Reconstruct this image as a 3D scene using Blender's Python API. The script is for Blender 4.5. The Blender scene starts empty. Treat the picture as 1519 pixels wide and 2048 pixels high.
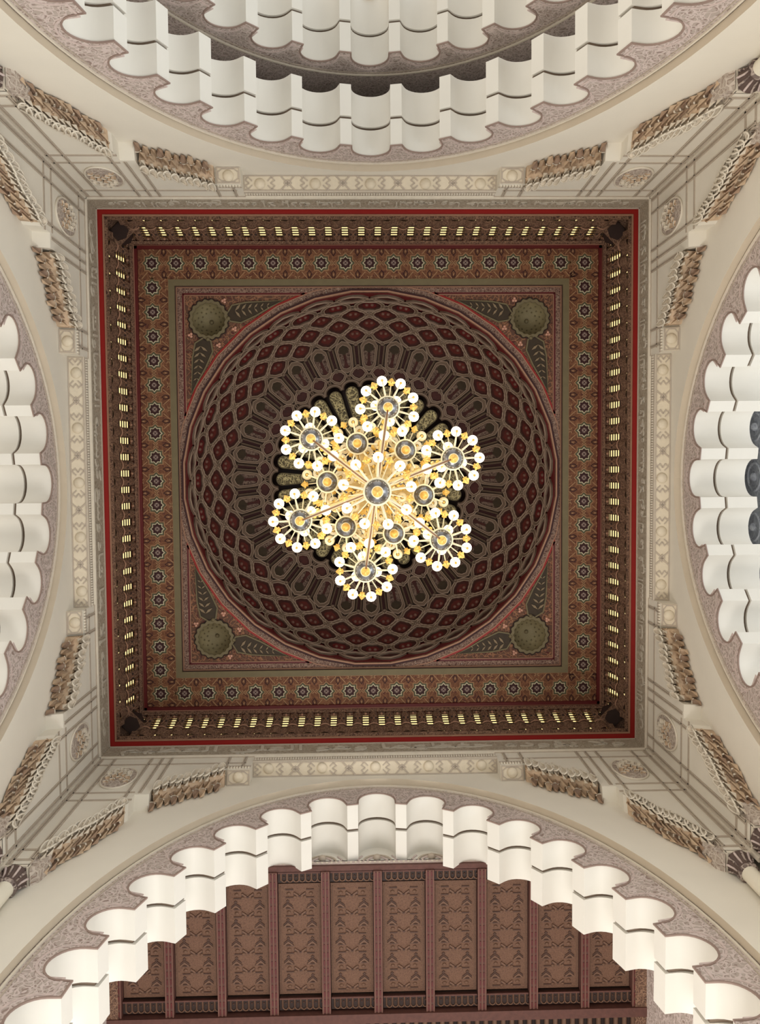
import bpy, math, random
from mathutils import Vector, Matrix
from mathutils.geometry import tessellate_polygon
random.seed(7)
PI = math.pi
S = bpy.context.scene
COL = S.collection

# ------------------------------------------------------------ camera, world, lights, exposure
# metres; the bay's vertical axis is x = y = 0, z is measured from the photographer's eye
cam_d = bpy.data.cameras.new('camera')
cam_d.sensor_fit = 'VERTICAL'; cam_d.sensor_height = 24.0
cam_d.lens = 24.0 * 1650 / 2048
cam_d.clip_end = 200
cam = bpy.data.objects.new('camera', cam_d); COL.objects.link(cam)
right = Vector((0.99966051, 0.00819310, -0.02473340))
down = Vector((-0.00939321, 0.99876430, -0.04880198))
fwd = Vector((0.02430300, 0.04901774, 0.99850219))
m = Matrix((right, -down, -fwd)).transposed().to_4x4()
m.translation = Vector((-0.281, -0.187, 0.0))
cam.matrix_world = m
S.camera = cam
S.view_settings.view_transform = 'Standard'
S.view_settings.look = 'None'
S.view_settings.gamma = 1.0
S.view_settings.use_curve_mapping = False
S.view_settings.exposure = 0.0
S.cycles.max_bounces = 6; S.cycles.diffuse_bounces = 3

WORLD_DOWN, WORLD_SIDE = 0.34, 1.85
W = bpy.data.worlds.new('world'); S.world = W; W.use_nodes = True
bg = W.node_tree.nodes['Background']
bg.inputs[0].default_value = (1.0, 0.955, 0.90, 1)
# daylight reaches the vaults mostly sideways, through the openings near the floor; the floor itself is dimmer
_n = W.node_tree.nodes; _tc = _n.new('ShaderNodeTexCoord'); _sx = _n.new('ShaderNodeSeparateXYZ'); _mr = _n.new('ShaderNodeMapRange')
W.node_tree.links.new(_tc.outputs['Generated'], _sx.inputs[0]); W.node_tree.links.new(_sx.outputs['Z'], _mr.inputs['Value'])
_mr.inputs['From Min'].default_value = -1.0; _mr.inputs['From Max'].default_value = -0.1
_mr.inputs['To Min'].default_value = WORLD_DOWN; _mr.inputs['To Max'].default_value = WORLD_SIDE
W.node_tree.links.new(_mr.outputs['Result'], bg.inputs[1])
# cool daylight from the right-hand bays, warmer lamplight from the left-hand ones
_mc = _n.new('ShaderNodeMix'); _mc.data_type = 'RGBA'; _mx = _n.new('ShaderNodeMapRange')
_mx.inputs['From Min'].default_value = -1.0; _mx.inputs['From Max'].default_value = 1.0
W.node_tree.links.new(_sx.outputs['X'], _mx.inputs['Value']); W.node_tree.links.new(_mx.outputs['Result'], _mc.inputs['Factor'])
_mc.inputs['A'].default_value = (1.0, 0.90, 0.76, 1); _mc.inputs['B'].default_value = (0.93, 0.985, 1.0, 1)
W.node_tree.links.new(_mc.outputs['Result'], bg.inputs[0])

def area(name, loc, target, size, power, color):
    l = bpy.data.lights.new(name, 'AREA'); l.size = size; l.energy = power; l.color = color
    o = bpy.data.objects.new(name, l); COL.objects.link(o); o.location = loc
    o.rotation_euler = (Vector(target) - Vector(loc)).to_track_quat('-Z', 'Y').to_euler()
    return o
area('window_light_rear', (0, 11.5, 1.0), (0, 7.2, 16), 6.0, 1250, (1.0, 0.97, 0.92))
area('window_light_side', (12.5, 0, 3.0), (6.5, 0, 16), 5.0, 420, (0.85, 0.92, 1.0))
area('window_light_left', (-12.5, 0, 3.0), (-6.5, 0, 16), 5.0, 120, (0.95, 0.96, 1.0))

# ------------------------------------------------------------ materials
def srgb(r, g, b):
    f = lambda c: (c / 255 / 12.92) if c / 255 <= 0.04045 else ((c / 255 + 0.055) / 1.055) ** 2.4
    return (f(r), f(g), f(b), 1)
MATS = {}
def mat(name, col, rough=0.7, metal=0.0, emit=None, es=0, vary=0.06, scale=3.0, bump=0.0, bscale=30.0):
    mt = bpy.data.materials.new(name); mt.use_nodes = True
    nt = mt.node_tree; b = nt.nodes['Principled BSDF']
    b.inputs['Roughness'].default_value = rough; b.inputs['Metallic'].default_value = metal
    c = srgb(*col)
    if emit:
        b.inputs['Base Color'].default_value = c
        b.inputs['Emission Color'].default_value = srgb(*emit); b.inputs['Emission Strength'].default_value = es
    else:
        tc = nt.nodes.new('ShaderNodeTexCoord')
        nz = nt.nodes.new('ShaderNodeTexNoise'); nz.inputs['Scale'].default_value = scale; nz.inputs['Detail'].default_value = 5
        nt.links.new(tc.outputs['Object'], nz.inputs['Vector'])
        mx = nt.nodes.new('ShaderNodeMix'); mx.data_type = 'RGBA'
        lo = tuple(x * (1 - vary * 2) for x in c[:3]) + (1,); hi = tuple(min(1, x * (1 + vary * 2)) for x in c[:3]) + (1,)
        mx.inputs['A'].default_value = lo; mx.inputs['B'].default_value = hi
        nt.links.new(nz.outputs['Fac'], mx.inputs['Factor'])
        nt.links.new(mx.outputs['Result'], b.inputs['Base Color'])
        if bump > 0:
            n2 = nt.nodes.new('ShaderNodeTexNoise'); n2.inputs['Scale'].default_value = bscale
            nt.links.new(tc.outputs['Object'], n2.inputs['Vector'])
            bp = nt.nodes.new('ShaderNodeBump'); bp.inputs['Strength'].default_value = bump; bp.inputs['Distance'].default_value = 0.02
            nt.links.new(n2.outputs['Fac'], bp.inputs['Height']); nt.links.new(bp.outputs['Normal'], b.inputs['Normal'])
    MATS[name] = mt
    return mt

def pattern(name, base, light, dark, scale=7.0, warp=0.5, lw=0.06, rough=0.75, bump=0.35, dthr=0.42, flat=None):
    """carved arabesque: warped cell outlines in a light tone, scattered darker leaves"""
    mt = bpy.data.materials.new(name); mt.use_nodes = True
    nt = mt.node_tree; L = nt.links; N = nt.nodes; b = N['Principled BSDF']
    b.inputs['Roughness'].default_value = rough
    tc = N.new('ShaderNodeTexCoord')
    nz = N.new('ShaderNodeTexNoise'); nz.inputs['Scale'].default_value = scale * 0.55; nz.inputs['Detail'].default_value = 1.5
    L.new(tc.outputs['Object'], nz.inputs['Vector'])
    vm = N.new('ShaderNodeVectorMath'); vm.operation = 'MULTIPLY_ADD'
    vm.inputs[1].default_value = (warp,) * 3
    L.new(nz.outputs['Color'], vm.inputs[0]); L.new(tc.outputs['Object'], vm.inputs[2])
    vo = N.new('ShaderNodeTexVoronoi'); vo.feature = 'DISTANCE_TO_EDGE'; vo.inputs['Scale'].default_value = scale
    L.new(vm.outputs[0], vo.inputs['Vector'])
    r1 = N.new('ShaderNodeMapRange'); r1.inputs['From Min'].default_value = lw; r1.inputs['From Max'].default_value = lw * 1.8
    r1.inputs['To Min'].default_value = 1; r1.inputs['To Max'].default_value = 0
    L.new(vo.outputs['Distance'], r1.inputs['Value'])
    v2 = N.new('ShaderNodeTexVoronoi'); v2.feature = 'F1'; v2.inputs['Scale'].default_value = scale * 1.9
    L.new(vm.outputs[0], v2.inputs['Vector'])
    r2 = N.new('ShaderNodeMapRange'); r2.inputs['From Min'].default_value = dthr - 0.08; r2.inputs['From Max'].default_value = dthr
    r2.inputs['To Min'].default_value = 1; r2.inputs['To Max'].default_value = 0
    L.new(v2.outputs['Distance'], r2.inputs['Value'])
    m1 = N.new('ShaderNodeMix'); m1.data_type = 'RGBA'
    m1.inputs['A'].default_value = srgb(*base); m1.inputs['B'].default_value = srgb(*dark)
    L.new(r2.outputs['Result'], m1.inputs['Factor'])
    m2 = N.new('ShaderNodeMix'); m2.data_type = 'RGBA'
    L.new(m1.outputs['Result'], m2.inputs['A']); m2.inputs['B'].default_value = srgb(*light)
    L.new(r1.outputs['Result'], m2.inputs['Factor'])
    L.new(m2.outputs['Result'], b.inputs['Base Color'])
    bp = N.new('ShaderNodeBump'); bp.inputs['Strength'].default_value = bump; bp.inputs['Distance'].default_value = 0.03
    L.new(r1.outputs['Result'], bp.inputs['Height']); L.new(bp.outputs['Normal'], b.inputs['Normal'])
    MATS[name] = mt
    return mt

cream = mat('cream_plaster', (230, 223, 209), vary=0.03, scale=1.2, bump=0.05)
cream2 = mat('cream_moulding', (226, 216, 199), vary=0.05, scale=8, bump=0.1)
beige = mat('beige_reveal', (214, 200, 178), vary=0.03)
white = mat('white_plaster', (226, 222, 213), vary=0.02, scale=2)
taupe = mat('taupe_line', (186, 172, 156), vary=0.06, scale=12)
groove_m = mat('groove_brown', (120, 103, 88), vary=0.06)
orn = pattern('carved_arch_ornament', (180, 166, 157), (208, 192, 186), (150, 130, 122), scale=10, warp=0.3, lw=0.07)
orn_edge = mat('pink_ornament_edge', (204, 186, 180), vary=0.14, scale=14, bump=0.3, bscale=20)
groove_l = mat('ornament_dark_edge', (150, 128, 118), vary=0.1)
orn_side = pattern('carved_side_ornament', (178, 164, 152), (205, 192, 180), (150, 130, 118), scale=9, warp=0.3)
frieze_m = pattern('frieze_ground', (164, 152, 134), (180, 168, 150), (150, 136, 116), scale=8, warp=0.4, lw=0.05, bump=0.15)
script_m = mat('frieze_script', (196, 186, 170), vary=0.05)
gold_plaster = mat('warm_boss_plaster', (222, 209, 186), vary=0.06, scale=6, bump=0.1)
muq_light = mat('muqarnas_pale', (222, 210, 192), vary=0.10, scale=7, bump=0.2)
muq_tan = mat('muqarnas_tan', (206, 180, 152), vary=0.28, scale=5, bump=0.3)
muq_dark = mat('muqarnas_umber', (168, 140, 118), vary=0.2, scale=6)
red = mat('red_paint', (146, 14, 5), rough=0.55, vary=0.05)
dkred = mat('dark_red_paint', (88, 10, 9), rough=0.55, vary=0.08)
wood_line = mat('tan_line', (156, 116, 92), vary=0.1, scale=10)
wood_carved = pattern('carved_brown_wood', (98, 69, 52), (134, 102, 80), (64, 39, 30), scale=14, warp=0.2, lw=0.06)
wood_brown = mat('brown_wood', (104, 74, 56), vary=0.15, scale=7, bump=0.2)
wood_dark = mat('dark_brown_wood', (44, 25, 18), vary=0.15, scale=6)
glow = mat('window_glow', (255, 240, 190), emit=(255, 232, 165), es=1.15)
reveal = mat('window_reveal', (150, 122, 82), vary=0.08)
band_base = pattern('star_border_ground', (106, 64, 39), (128, 84, 55), (86, 42, 31), scale=7, warp=0.35, lw=0.05, bump=0.1, dthr=0.36)
star_line = mat('star_interlace', (156, 118, 84), vary=0.08, scale=8)
star_cream = mat('star_cream', (206, 196, 164), vary=0.06)
star_green = mat('star_green', (84, 86, 62), vary=0.06)
maroon = mat('maroon_paint', (50, 9, 8), vary=0.1)
rosette_m = mat('rosette_grey', (160, 138, 128), vary=0.08)
olive = mat('olive_moulding', (108, 96, 68), vary=0.08, scale=6)
dots_m = pattern('dotted_band', (104, 78, 66), (140, 112, 96), (76, 36, 30), scale=16, warp=0.1, lw=0.07)
spand = pattern('spandrel_arabesque', (88, 58, 42), (140, 96, 68), (80, 20, 17), scale=8, warp=0.5, lw=0.05, dthr=0.34)
leaf_m = mat('leaf_relief', (132, 112, 86), vary=0.1)
cupola_m = mat('olive_cupola', (126, 114, 82), vary=0.12, scale=5, bump=0.2)
lattice = mat('dome_lattice', (106, 86, 70), vary=0.12, scale=4, bump=0.15)
outline = mat('dome_outline', (156, 132, 113), vary=0.1, scale=6)
cell = mat('dome_cell_brown', (62, 20, 12), vary=0.3, scale=5, bump=0.3, bscale=14)
cell_red = mat('dome_cell_red', (92, 8, 8), vary=0.22, scale=6, bump=0.2)
cell_olive = mat('dome_cell_olive', (52, 38, 20), vary=0.2, scale=9)
cell_grey = pattern('dome_panel_carving', (96, 74, 62), (122, 100, 86), (60, 34, 26), scale=9, warp=0.3)
petal_m = pattern('petal_gilding', (112, 99, 68), (196, 180, 130), (54, 45, 28), scale=9, warp=0.35, lw=0.06)
gold = mat('polished_brass', (226, 202, 146), rough=0.38, metal=0.35, vary=0.05)
gold_dk = mat('deep_gold', (236, 192, 100), rough=0.35, metal=0.35, vary=0.08)
pale = mat('pale_brass', (247, 236, 204), rough=0.45, metal=0.1, vary=0.04)
silver = mat('smoked_dish', (120, 118, 118), rough=0.22, metal=0.85, vary=0.2, scale=14)
rod_m = mat('bronze_rod', (160, 120, 90), rough=0.4, metal=0.4)
globe_m = mat('lit_globe', (255, 250, 235), emit=(255, 242, 212), es=3.5)
shade_m = mat('frosted_shade', (246, 228, 190), rough=0.5, vary=0.06)
shade_in = mat('shade_inside', (150, 124, 88), rough=0.7)
cpanel = pattern('carved_ceiling_wood', (102, 71, 53), (112, 80, 61), (92, 62, 47), scale=22, warp=0.1, lw=0.08, bump=0.2)
crelief = mat('ceiling_relief', (108, 78, 60), vary=0.1, scale=8)
cgroove = mat('ceiling_cut', (74, 48, 36), vary=0.15)
beam_m = mat('red_beam', (88, 52, 43), vary=0.2, scale=12, bump=0.2)
beam_l = mat('beam_line', (112, 74, 62), vary=0.1)
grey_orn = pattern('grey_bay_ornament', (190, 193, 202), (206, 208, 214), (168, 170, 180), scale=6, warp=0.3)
capital_m = pattern('capital_carving', (120, 104, 98), (176, 160, 150), (84, 66, 62), scale=8, warp=0.2)
capital_dk = mat('capital_dark_stone', (96, 78, 72), vary=0.15)  # darker stone core behind the capital's leaves
shaft_m = mat('column_marble', (232, 224, 206), rough=0.3, vary=0.03)

# ------------------------------------------------------------ helpers
WALL = lambda u, z, v: (u, v, z)
FLAT = lambda x, y, z: (x, y, z)
class MB:
    def __init__(s): s.v = []; s.f = []; s.m = []; s.s = []; s.mats = []
    def mi(s, mt):
        if mt not in s.mats: s.mats.append(mt)
        return s.mats.index(mt)
    def add(s, vs, fs, mt, smooth=False):
        o = len(s.v); s.v += [tuple(p) for p in vs]; i = s.mi(mt)
        for f in fs: s.f.append([o + k for k in f]); s.m.append(i); s.s.append(smooth)
    def box(s, a, b, mt):
        x0, y0, z0 = a; x1, y1, z1 = b
        vs = [(x0, y0, z0), (x1, y0, z0), (x1, y1, z0), (x0, y1, z0), (x0, y0, z1), (x1, y0, z1), (x1, y1, z1), (x0, y1, z1)]
        s.add(vs, [(0, 3, 2, 1), (4, 5, 6, 7), (0, 1, 5, 4), (1, 2, 6, 5), (2, 3, 7, 6), (3, 0, 4, 7)], mt)
    def prism(s, loops, a0, a1, mp, mt, side=None, caps=(1, 1), lobed=None):
        """polygon (first loop outer, others holes) at depth a0 pushed to a1"""
        if not isinstance(loops[0][0], (tuple, list)): loops = [loops]
        tri = tessellate_polygon([[Vector((p[0], p[1], 0)) for p in lp] for lp in loops])
        flat = [p for lp in loops for p in lp]; n = len(flat)
        if caps[0]: s.add([mp(p[0], p[1], a0) for p in flat], tri, mt)
        if caps[1]: s.add([mp(p[0], p[1], a1) for p in flat], tri, mt)
        if lobed:          # sides given as runs of points: scallops smooth, facets flat
            n = (len(lobed) - 2) // 17; runs = [[lobed[0], lobed[1]]]
            for i in range(n):
                runs.append(lobed[1 + i * 17:1 + (i + 1) * 17])
                if i < n - 1: runs.append([lobed[17 * (i + 1)], lobed[17 * (i + 1) + 1]])
            runs.append([lobed[-2], lobed[-1]])
            for rn in runs:
                k = len(rn); s.add([mp(p[0], p[1], a0) for p in rn] + [mp(p[0], p[1], a1) for p in rn], [(i, i + 1, k + i + 1, k + i) for i in range(k - 1)], side or mt, True)
            return
        for lp in loops:
            k = len(lp); vs = [mp(p[0], p[1], a0) for p in lp] + [mp(p[0], p[1], a1) for p in lp]
            s.add(vs, [(i, (i + 1) % k, k + (i + 1) % k, k + i) for i in range(k)], side or mt)
    def stroke(s, pts, w, a0, a1, mp, mt, closed=False):
        """flat line of width w along pts"""
        n = len(pts); L = []; R = []
        for i in range(n):
            p = pts[i]; q0 = pts[(i - 1) % n] if (closed or i > 0) else p; q1 = pts[(i + 1) % n] if (closed or i < n - 1) else p
            def nrm(a, b):
                dx, dy = b[0] - a[0], b[1] - a[1]; l = math.hypot(dx, dy) or 1
                return (-dy / l, dx / l)
            if q0 is p: n0 = n1 = nrm(p, q1)
            elif q1 is p: n0 = n1 = nrm(q0, p)
            else: n0 = nrm(q0, p); n1 = nrm(p, q1)
            bx, by = n0[0] + n1[0], n0[1] + n1[1]; l2 = (bx * bx + by * by) or 1
            k = min(2 / l2, 2.0) * w / 2
            bx *= k; by *= k
            L.append((p[0] + bx, p[1] + by)); R.append((p[0] - bx, p[1] - by))
        vs = [mp(*p, a0) for p in L] + [mp(*p, a0) for p in R] + [mp(*p, a1) for p in L] + [mp(*p, a1) for p in R]
        fs = []
        for i in range(n if closed else n - 1):
            j = (i + 1) % n
            fs += [(i, j, n + j, n + i), (2 * n + i, 3 * n + i, 3 * n + j, 2 * n + j), (i, 2 * n + i, 2 * n + j, j), (n + i, n + j, 3 * n + j, 3 * n + i)]
        if not closed:
            fs += [(0, n, 3 * n, 2 * n), (n - 1, 3 * n - 1, 4 * n - 1, 2 * n - 1)]
        s.add(vs, fs, mt)
    def tube(s, pts, r, mt, seg=8, closed=False):
        pts = [Vector(p) for p in pts]; n = len(pts)
        rs = r if isinstance(r, (list, tuple)) else [r] * n
        vs = []; up = None
        for i, p in enumerate(pts):
            a = pts[(i - 1) % n] if (closed or i) else p; b = pts[(i + 1) % n] if (closed or i < n - 1) else p
            t = (b - a).normalized()
            if up is None: up = Vector((0, 0, 1)) if abs(t.z) < .9 else Vector((1, 0, 0))
            x = t.cross(up)
            if x.length < 1e-5: x = t.cross(Vector((1, 0, 0)))
            x.normalize(); y = x.cross(t).normalized(); up = y
            for k in range(seg):
                an = 2 * PI * k / seg; vs.append(p + (x * math.cos(an) + y * math.sin(an)) * rs[i])
        fs = []
        for i in range(n if closed else n - 1):
            j = (i + 1) % n
            for k in range(seg):
                l = (k + 1) % seg; fs.append((i * seg + k, i * seg + l, j * seg + l, j * seg + k))
        if not closed: fs += [tuple(range(seg)), tuple(range((n - 1) * seg, n * seg))]
        s.add(vs, fs, mt, True)
    def lathe(s, prof, mt, c=(0, 0, 0), M=None, seg=20, star=0, k=4, arc=(0, 2 * PI)):
        """profile of (r, z); star: petal modulation of the radius"""
        full = abs(arc[1] - arc[0] - 2 * PI) < 1e-6; cols = seg if full else seg + 1
        vs = []; c = Vector(c)
        for (r, z) in prof:
            for j in range(cols):
                a = arc[0] + (arc[1] - arc[0]) * j / seg; rr = r * (1 + star * math.cos(k * a))
                p = Vector((rr * math.cos(a), rr * math.sin(a), z))
                if M: p = M @ p
                vs.append(p + c)
        fs = []
        for i in range(len(prof) - 1):
            for j in range(seg):
                l = (j + 1) % cols; fs.append((i * cols + j, i * cols + l, (i + 1) * cols + l, (i + 1) * cols + j))
        s.add(vs, fs, mt, True)
    def ball(s, c, r, mt, seg=16, rings=10, sc=(1, 1, 1), M=None):
        pr = [(r * math.sin(PI * i / rings), -r * math.cos(PI * i / rings)) for i in range(rings + 1)]
        D = Matrix.Diagonal(sc); s.lathe(pr, mt, c, (M @ D) if M else D, seg)
    def build(s, name, parent=None, rot=0.0, kind=None, mesh_only=False):
        me = bpy.data.meshes.new(name); me.from_pydata(s.v, [], s.f)
        for mt in s.mats: me.materials.append(mt)
        me.polygons.foreach_set('material_index', s.m); me.polygons.foreach_set('use_smooth', s.s); me.update()
        o = bpy.data.objects.new(name, me); COL.objects.link(o)
        if parent: o.parent = parent
        if rot: o.rotation_euler = (0, 0, rot)
        if kind: o['kind'] = kind
        return o
def tag(o, label, cat=None, group=None, kind=None):
    if label: o['label'] = label
    if cat: o['category'] = cat
    if group: o['group'] = group
    if kind: o['kind'] = kind
    return o
def empty(name, loc=(0, 0, 0), rz=0.0):
    o = bpy.data.objects.new(name, None); COL.objects.link(o); o.location = loc; o.rotation_euler = (0, 0, rz); return o
def dup(root, loc=None, rz=None):
    r = root.copy(); COL.objects.link(r)
    if loc is not None: r.location = loc
    if rz is not None: r.rotation_euler = (0, 0, rz)
    for ch in list(root.children):
        c = ch.copy(); COL.objects.link(c); c.parent = r
        for g in list(ch.children):
            d = g.copy(); COL.objects.link(d); d.parent = c
    return r
def circ(cx, cy, r, n, a0=0.0, a1=2 * PI, end=False):
    k = n if not end else n - 1
    return [(cx + r * math.cos(a0 + (a1 - a0) * i / k), cy + r * math.sin(a0 + (a1 - a0) * i / k)) for i in range(n)]
def star8(cx, cy, r, ratio=0.74, rot=0.0):
    return [(cx + (r if i % 2 == 0 else r * ratio) * math.cos(rot + PI * i / 8), cy + (r if i % 2 == 0 else r * ratio) * math.sin(rot + PI * i / 8)) for i in range(16)]
def sq(h): return [(-h, -h), (h, -h), (h, h), (-h, h)]

SIDES = [('bottom', 0.0), ('right', -PI / 2), ('top', PI), ('left', PI / 2)]
WORDS = {'bottom': 'lower', 'right': 'right-hand', 'top': 'upper', 'left': 'left-hand'}

# ------------------------------------------------------------ arch curve (u, z)
AZ = 9.65
def arch_pt(t, d=0.0):            # t angle from apex, d inward offset
    return ((5.05 - d * 0.88) * math.sin(t), AZ + (7.5 - d) * math.cos(t))
def arch_line(d, n=48, foot=2.0):
    pts = [arch_pt(-PI / 2 + PI * i / n, d) for i in range(n + 1)]
    return [(pts[0][0], foot)] + pts + [(pts[-1][0], foot)]
def lobes(dz=0.0):
    """lobed inner edge: round scallops joined by straight facets"""
    tl = []                          # arc-length table on the scallop-top curve
    N = 400; acc = 0; prev = arch_pt(0, 0.42)
    tab = [(0, 0)]
    for i in range(1, N + 1):
        t = PI / 2 * i / N; p = arch_pt(t, 0.42); acc += math.hypot(p[0] - prev[0], p[1] - prev[1]); prev = p; tab.append((acc, t))
    def t_at(s_):
        for (a, t) in tab:
            if a >= s_: return t
        return None
    cs = []
    k = 0
    while True:
        t = t_at(k * 1.135)
        if t is None: break
        cs.append(t); k += 1
    ts = [-t for t in reversed(cs[1:])] + cs
    out = []; seam = []
    for t in ts:
        top = Vector(arch_pt(t, 0.42)); e = 1e-3
        a = Vector(arch_pt(t - e, 0.42)); b = Vector(arch_pt(t + e, 0.42)); tg = (b - a).normalized(); nm = Vector((tg.y, -tg.x))
        if nm.dot(top - Vector((0, 8))) > 0: nm = -nm         # inward
        R = 0.375; c = top + nm * R
        low = 0.16
        pts = [c - tg * R + nm * low] + [c - tg * R * math.cos(PI * j / 14) - nm * R * math.sin(PI * j / 14) for j in range(15)] + [c + tg * R + nm * low]
        if out: seam.append(len(out))
        out += [(p.x, p.y + dz) for p in pts]
    x0 = out[0]; x1 = out[-1]
    return [(x0[0], 2.0)] + out + [(x1[0], 2.0)]

def arch_mesh(dz=0.0, v0=6.45, v1=7.6, fill_top=None):
    lo = lobes(dz); oc = [(u, z + dz) if z > 2.0 else (u, z) for (u, z) in arch_line(0.0)]
    vm = v0 + (v1 - v0) * 0.46
    body = MB()
    if fill_top: poly = [(-6.6, 2.0), (-6.6, fill_top), (6.6, fill_top), (6.6, 2.0)]
    else: poly = [(-5.9, 2.0), (-5.9, 17.5), (5.9, 17.5), (5.9, 2.0)]
    poly = list(reversed(poly)) ; loop = poly + lo
    loop = [(-a[0], a[1]) for a in poly] if False else None
    outer = [(poly[3][0], 2.0), (poly[2][0], poly[2][1]), (poly[1][0], poly[1][1]), (poly[0][0], 2.0)] + list(reversed(lo))
    # soffit tiers (white) and back face
    body.prism(outer, v0 + 0.012, vm - 0.03, WALL, white, caps=(0, 1), lobed=lo)
    body.prism(outer, vm + 0.03, v1, WALL, white, caps=(1, 1), lobed=lo)
    g = MB()
    n = len(lo)
    lo2 = []
    for i, p in enumerate(lo):
        q = Vector(p) - Vector((0, 9 + dz)); lo2.append((p[0] + q.normalized().x * 0.07, p[1] + q.normalized().y * 0.07))
    outer2 = outer[:4] + list(reversed(lo2))
    g.prism(outer2, vm - 0.035, vm + 0.035, WALL, groove_m, caps=(0, 0))
    face = MB()
    face.prism(outer, v0, v0 + 0.012, WALL, orn, caps=(1, 0), side=orn)
    # pink interlace following the lobes, and a pale rim under the outer curve
    face.stroke([p for p in lo[1:-1]], 0.03, v0 - 0.012, v0 + 0.01, WALL, groove_l)
    off = []
    for i, p in enumerate(lo[1:-1]):
        q = Vector(p) - Vector((0, 8.5 + dz)); off.append((p[0] + q.normalized().x * 0.14, p[1] + q.normalized().y * 0.14))
    face.stroke(off, 0.035, v0 - 0.008, v0 + 0.01, WALL, orn_edge)
    rim = [(u, z + dz - 0.0) for (u, z) in arch_line(0.06)[1:-1]]
    face.stroke(rim, 0.035, v0 - 0.03, v0 + 0.01, WALL, cream2)
    rim2 = [(u, z + dz) for (u, z) in arch_line(0.14)[1:-1]]
    face.stroke(rim2, 0.02, v0 - 0.012, v0 + 0.01, WALL, taupe)
    return body, g, face

# ------------------------------------------------------------ the four walls
PANEL_R = [(0, 17.46), (2.62, 17.46), (2.62, 17.0), (3.1, 17.0), (3.1, 17.08), (4.4, 16.22), (4.4, 15.75), (4.68, 15.75), (4.68, 15.34), (5.52, 13.5), (5.56, 12.95), (6.0, 12.95)]
def side_wall():
    w = MB()
    # arch wall, recessed behind the panel plane
    outer = [(-6.32, 2.0), (-6.32, 17.9), (6.32, 17.9), (6.32, 2.0)] + list(reversed(arch_line(0.0)))
    w.prism(outer, 6.3, 6.44, WALL, cream, side=beige, caps=(1, 0))
    return w
def side_panel():
    p = MB()
    lower = PANEL_R[:]
    loop = [(6.0, 18.5)] + [(-6.0, 18.5)] + [(-u, z) for (u, z) in reversed(lower)][0:-1] + lower
    # underside slopes down a little towards the arch wall
    loops = loop
    tri = tessellate_polygon([[Vector((a, b, 0)) for a, b in loops]])
    p.add([WALL(a, b, 6.0) for a, b in loops], tri, cream)
    k = len(loops)
    vs = [WALL(a, b, 6.0) for a, b in loops] + [WALL(a, b - (0.1 if b < 18 else 0), 6.31) for a, b in loops]
    p.add(vs, [(i, (i + 1) % k, k + (i + 1) % k, k + i) for i in range(k)], cream)
    return p
def side_lines():
    g = MB(); T = 0.055
    def h(z, u0, u1, w=T):
        for s_ in (-1, 1): g.stroke([(s_ * u0, z), (s_ * u1, z)], w, 5.985, 6.0, WALL, taupe)
    def v(u, z0, z1, w=T):
        for s_ in (-1, 1):
            g.stroke([(s_ * u - 0.018, z0), (s_ * u - 0.018, z1)], w * 0.42, 5.98, 6.0, WALL, taupe)
            g.stroke([(s_ * u + 0.022, z0), (s_ * u + 0.022, z1)], w * 0.42, 5.985, 6.0, WALL, taupe)
    h(17.36, 2.75, 5.97); h(17.74, 2.62, 5.97, 0.04)
    h(15.84, 4.7, 5.97); h(15.48, 4.66, 5.97); h(13.45, 5.6, 5.97); h(13.1, 5.56, 5.97)
    v(5.9, 12.95, 17.74, 0.07); v(5.62, 13.1, 17.74); v(4.83, 15.5, 17.74); v(4.6, 15.8, 17.74); v(4.4, 16.3, 17.74); v(3.15, 17.1, 17.74); v(2.8, 17.1, 17.74)
    for s_ in (-1, 1):
        g.box((s_ * 6.0 - 0.035, 5.96, 12.6), (s_ * 6.0 + 0.035, 6.0, 17.79), cream2)
        # pilaster strip down to the capital
        g.stroke([(s_ * 5.56, 13.45), (s_ * 5.56, 12.95)], 0.03, 5.985, 6.0, WALL, taupe)
    # dotted trim under the frieze, middle stretch and steps
    g.box((-6.0, 5.95, 17.75), (6.0, 6.0, 17.80), cream2)
    for i in range(96):
        u = -2.6 + 5.2 * (i + 0.5) / 96
        g.box((u - 0.017, 5.965, 17.54), (u + 0.017, 6.0, 17.60), cream2)
    g.box((-2.62, 5.98, 17.63), (2.62, 6.0, 17.66), taupe)
    g.box((-2.62, 5.98, 17.47), (2.62, 6.0, 17.50), taupe)
    for s_ in (-1, 1):
        for i in range(8):
            u = s_ * (2.66 + i * 0.06); g.box((u - 0.017, 5.97, 17.06), (u + 0.017, 6.0, 17.12), cream2)
        g.box((min(s_ * 2.62, s_ * 3.1), 5.98, 17.15), (max(s_ * 2.62, s_ * 3.1), 6.0, 17.18), taupe)
        # arabesque pilaster side
        g.add([(s_ * 5.50, 5.995, 13.5), (s_ * 5.56, 5.995, 12.95), (s_ * 5.54, 6.3, 12.84), (s_ * 5.38, 6.3, 13.3)], [(0, 1, 2, 3)], orn_side)
        g.prism([(s_ * 5.555, 12.96), (s_ * 5.5, 13.5), (s_ * 5.38, 13.36), (s_ * 5.44, 12.95), (s_ * 5.54, 12.84)], 6.02, 6.3, WALL, orn_side)
        # square plate over the capital
        g.box((min(s_ * 5.57, s_ * 5.98), 6.02, 12.86), (max(s_ * 5.57, s_ * 5.98), 6.3, 12.95), capital_m)
        g.box((min(s_ * 5.57, s_ * 5.99), 6.0, 12.88), (max(s_ * 5.57, s_ * 5.99), 6.03, 12.97), cream2)
        g.box((min(s_ * 5.555, s_ * 5.585), 6.0, 12.84), (max(s_ * 5.555, s_ * 5.585), 6.3, 12.97), cream2)
    return g

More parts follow.
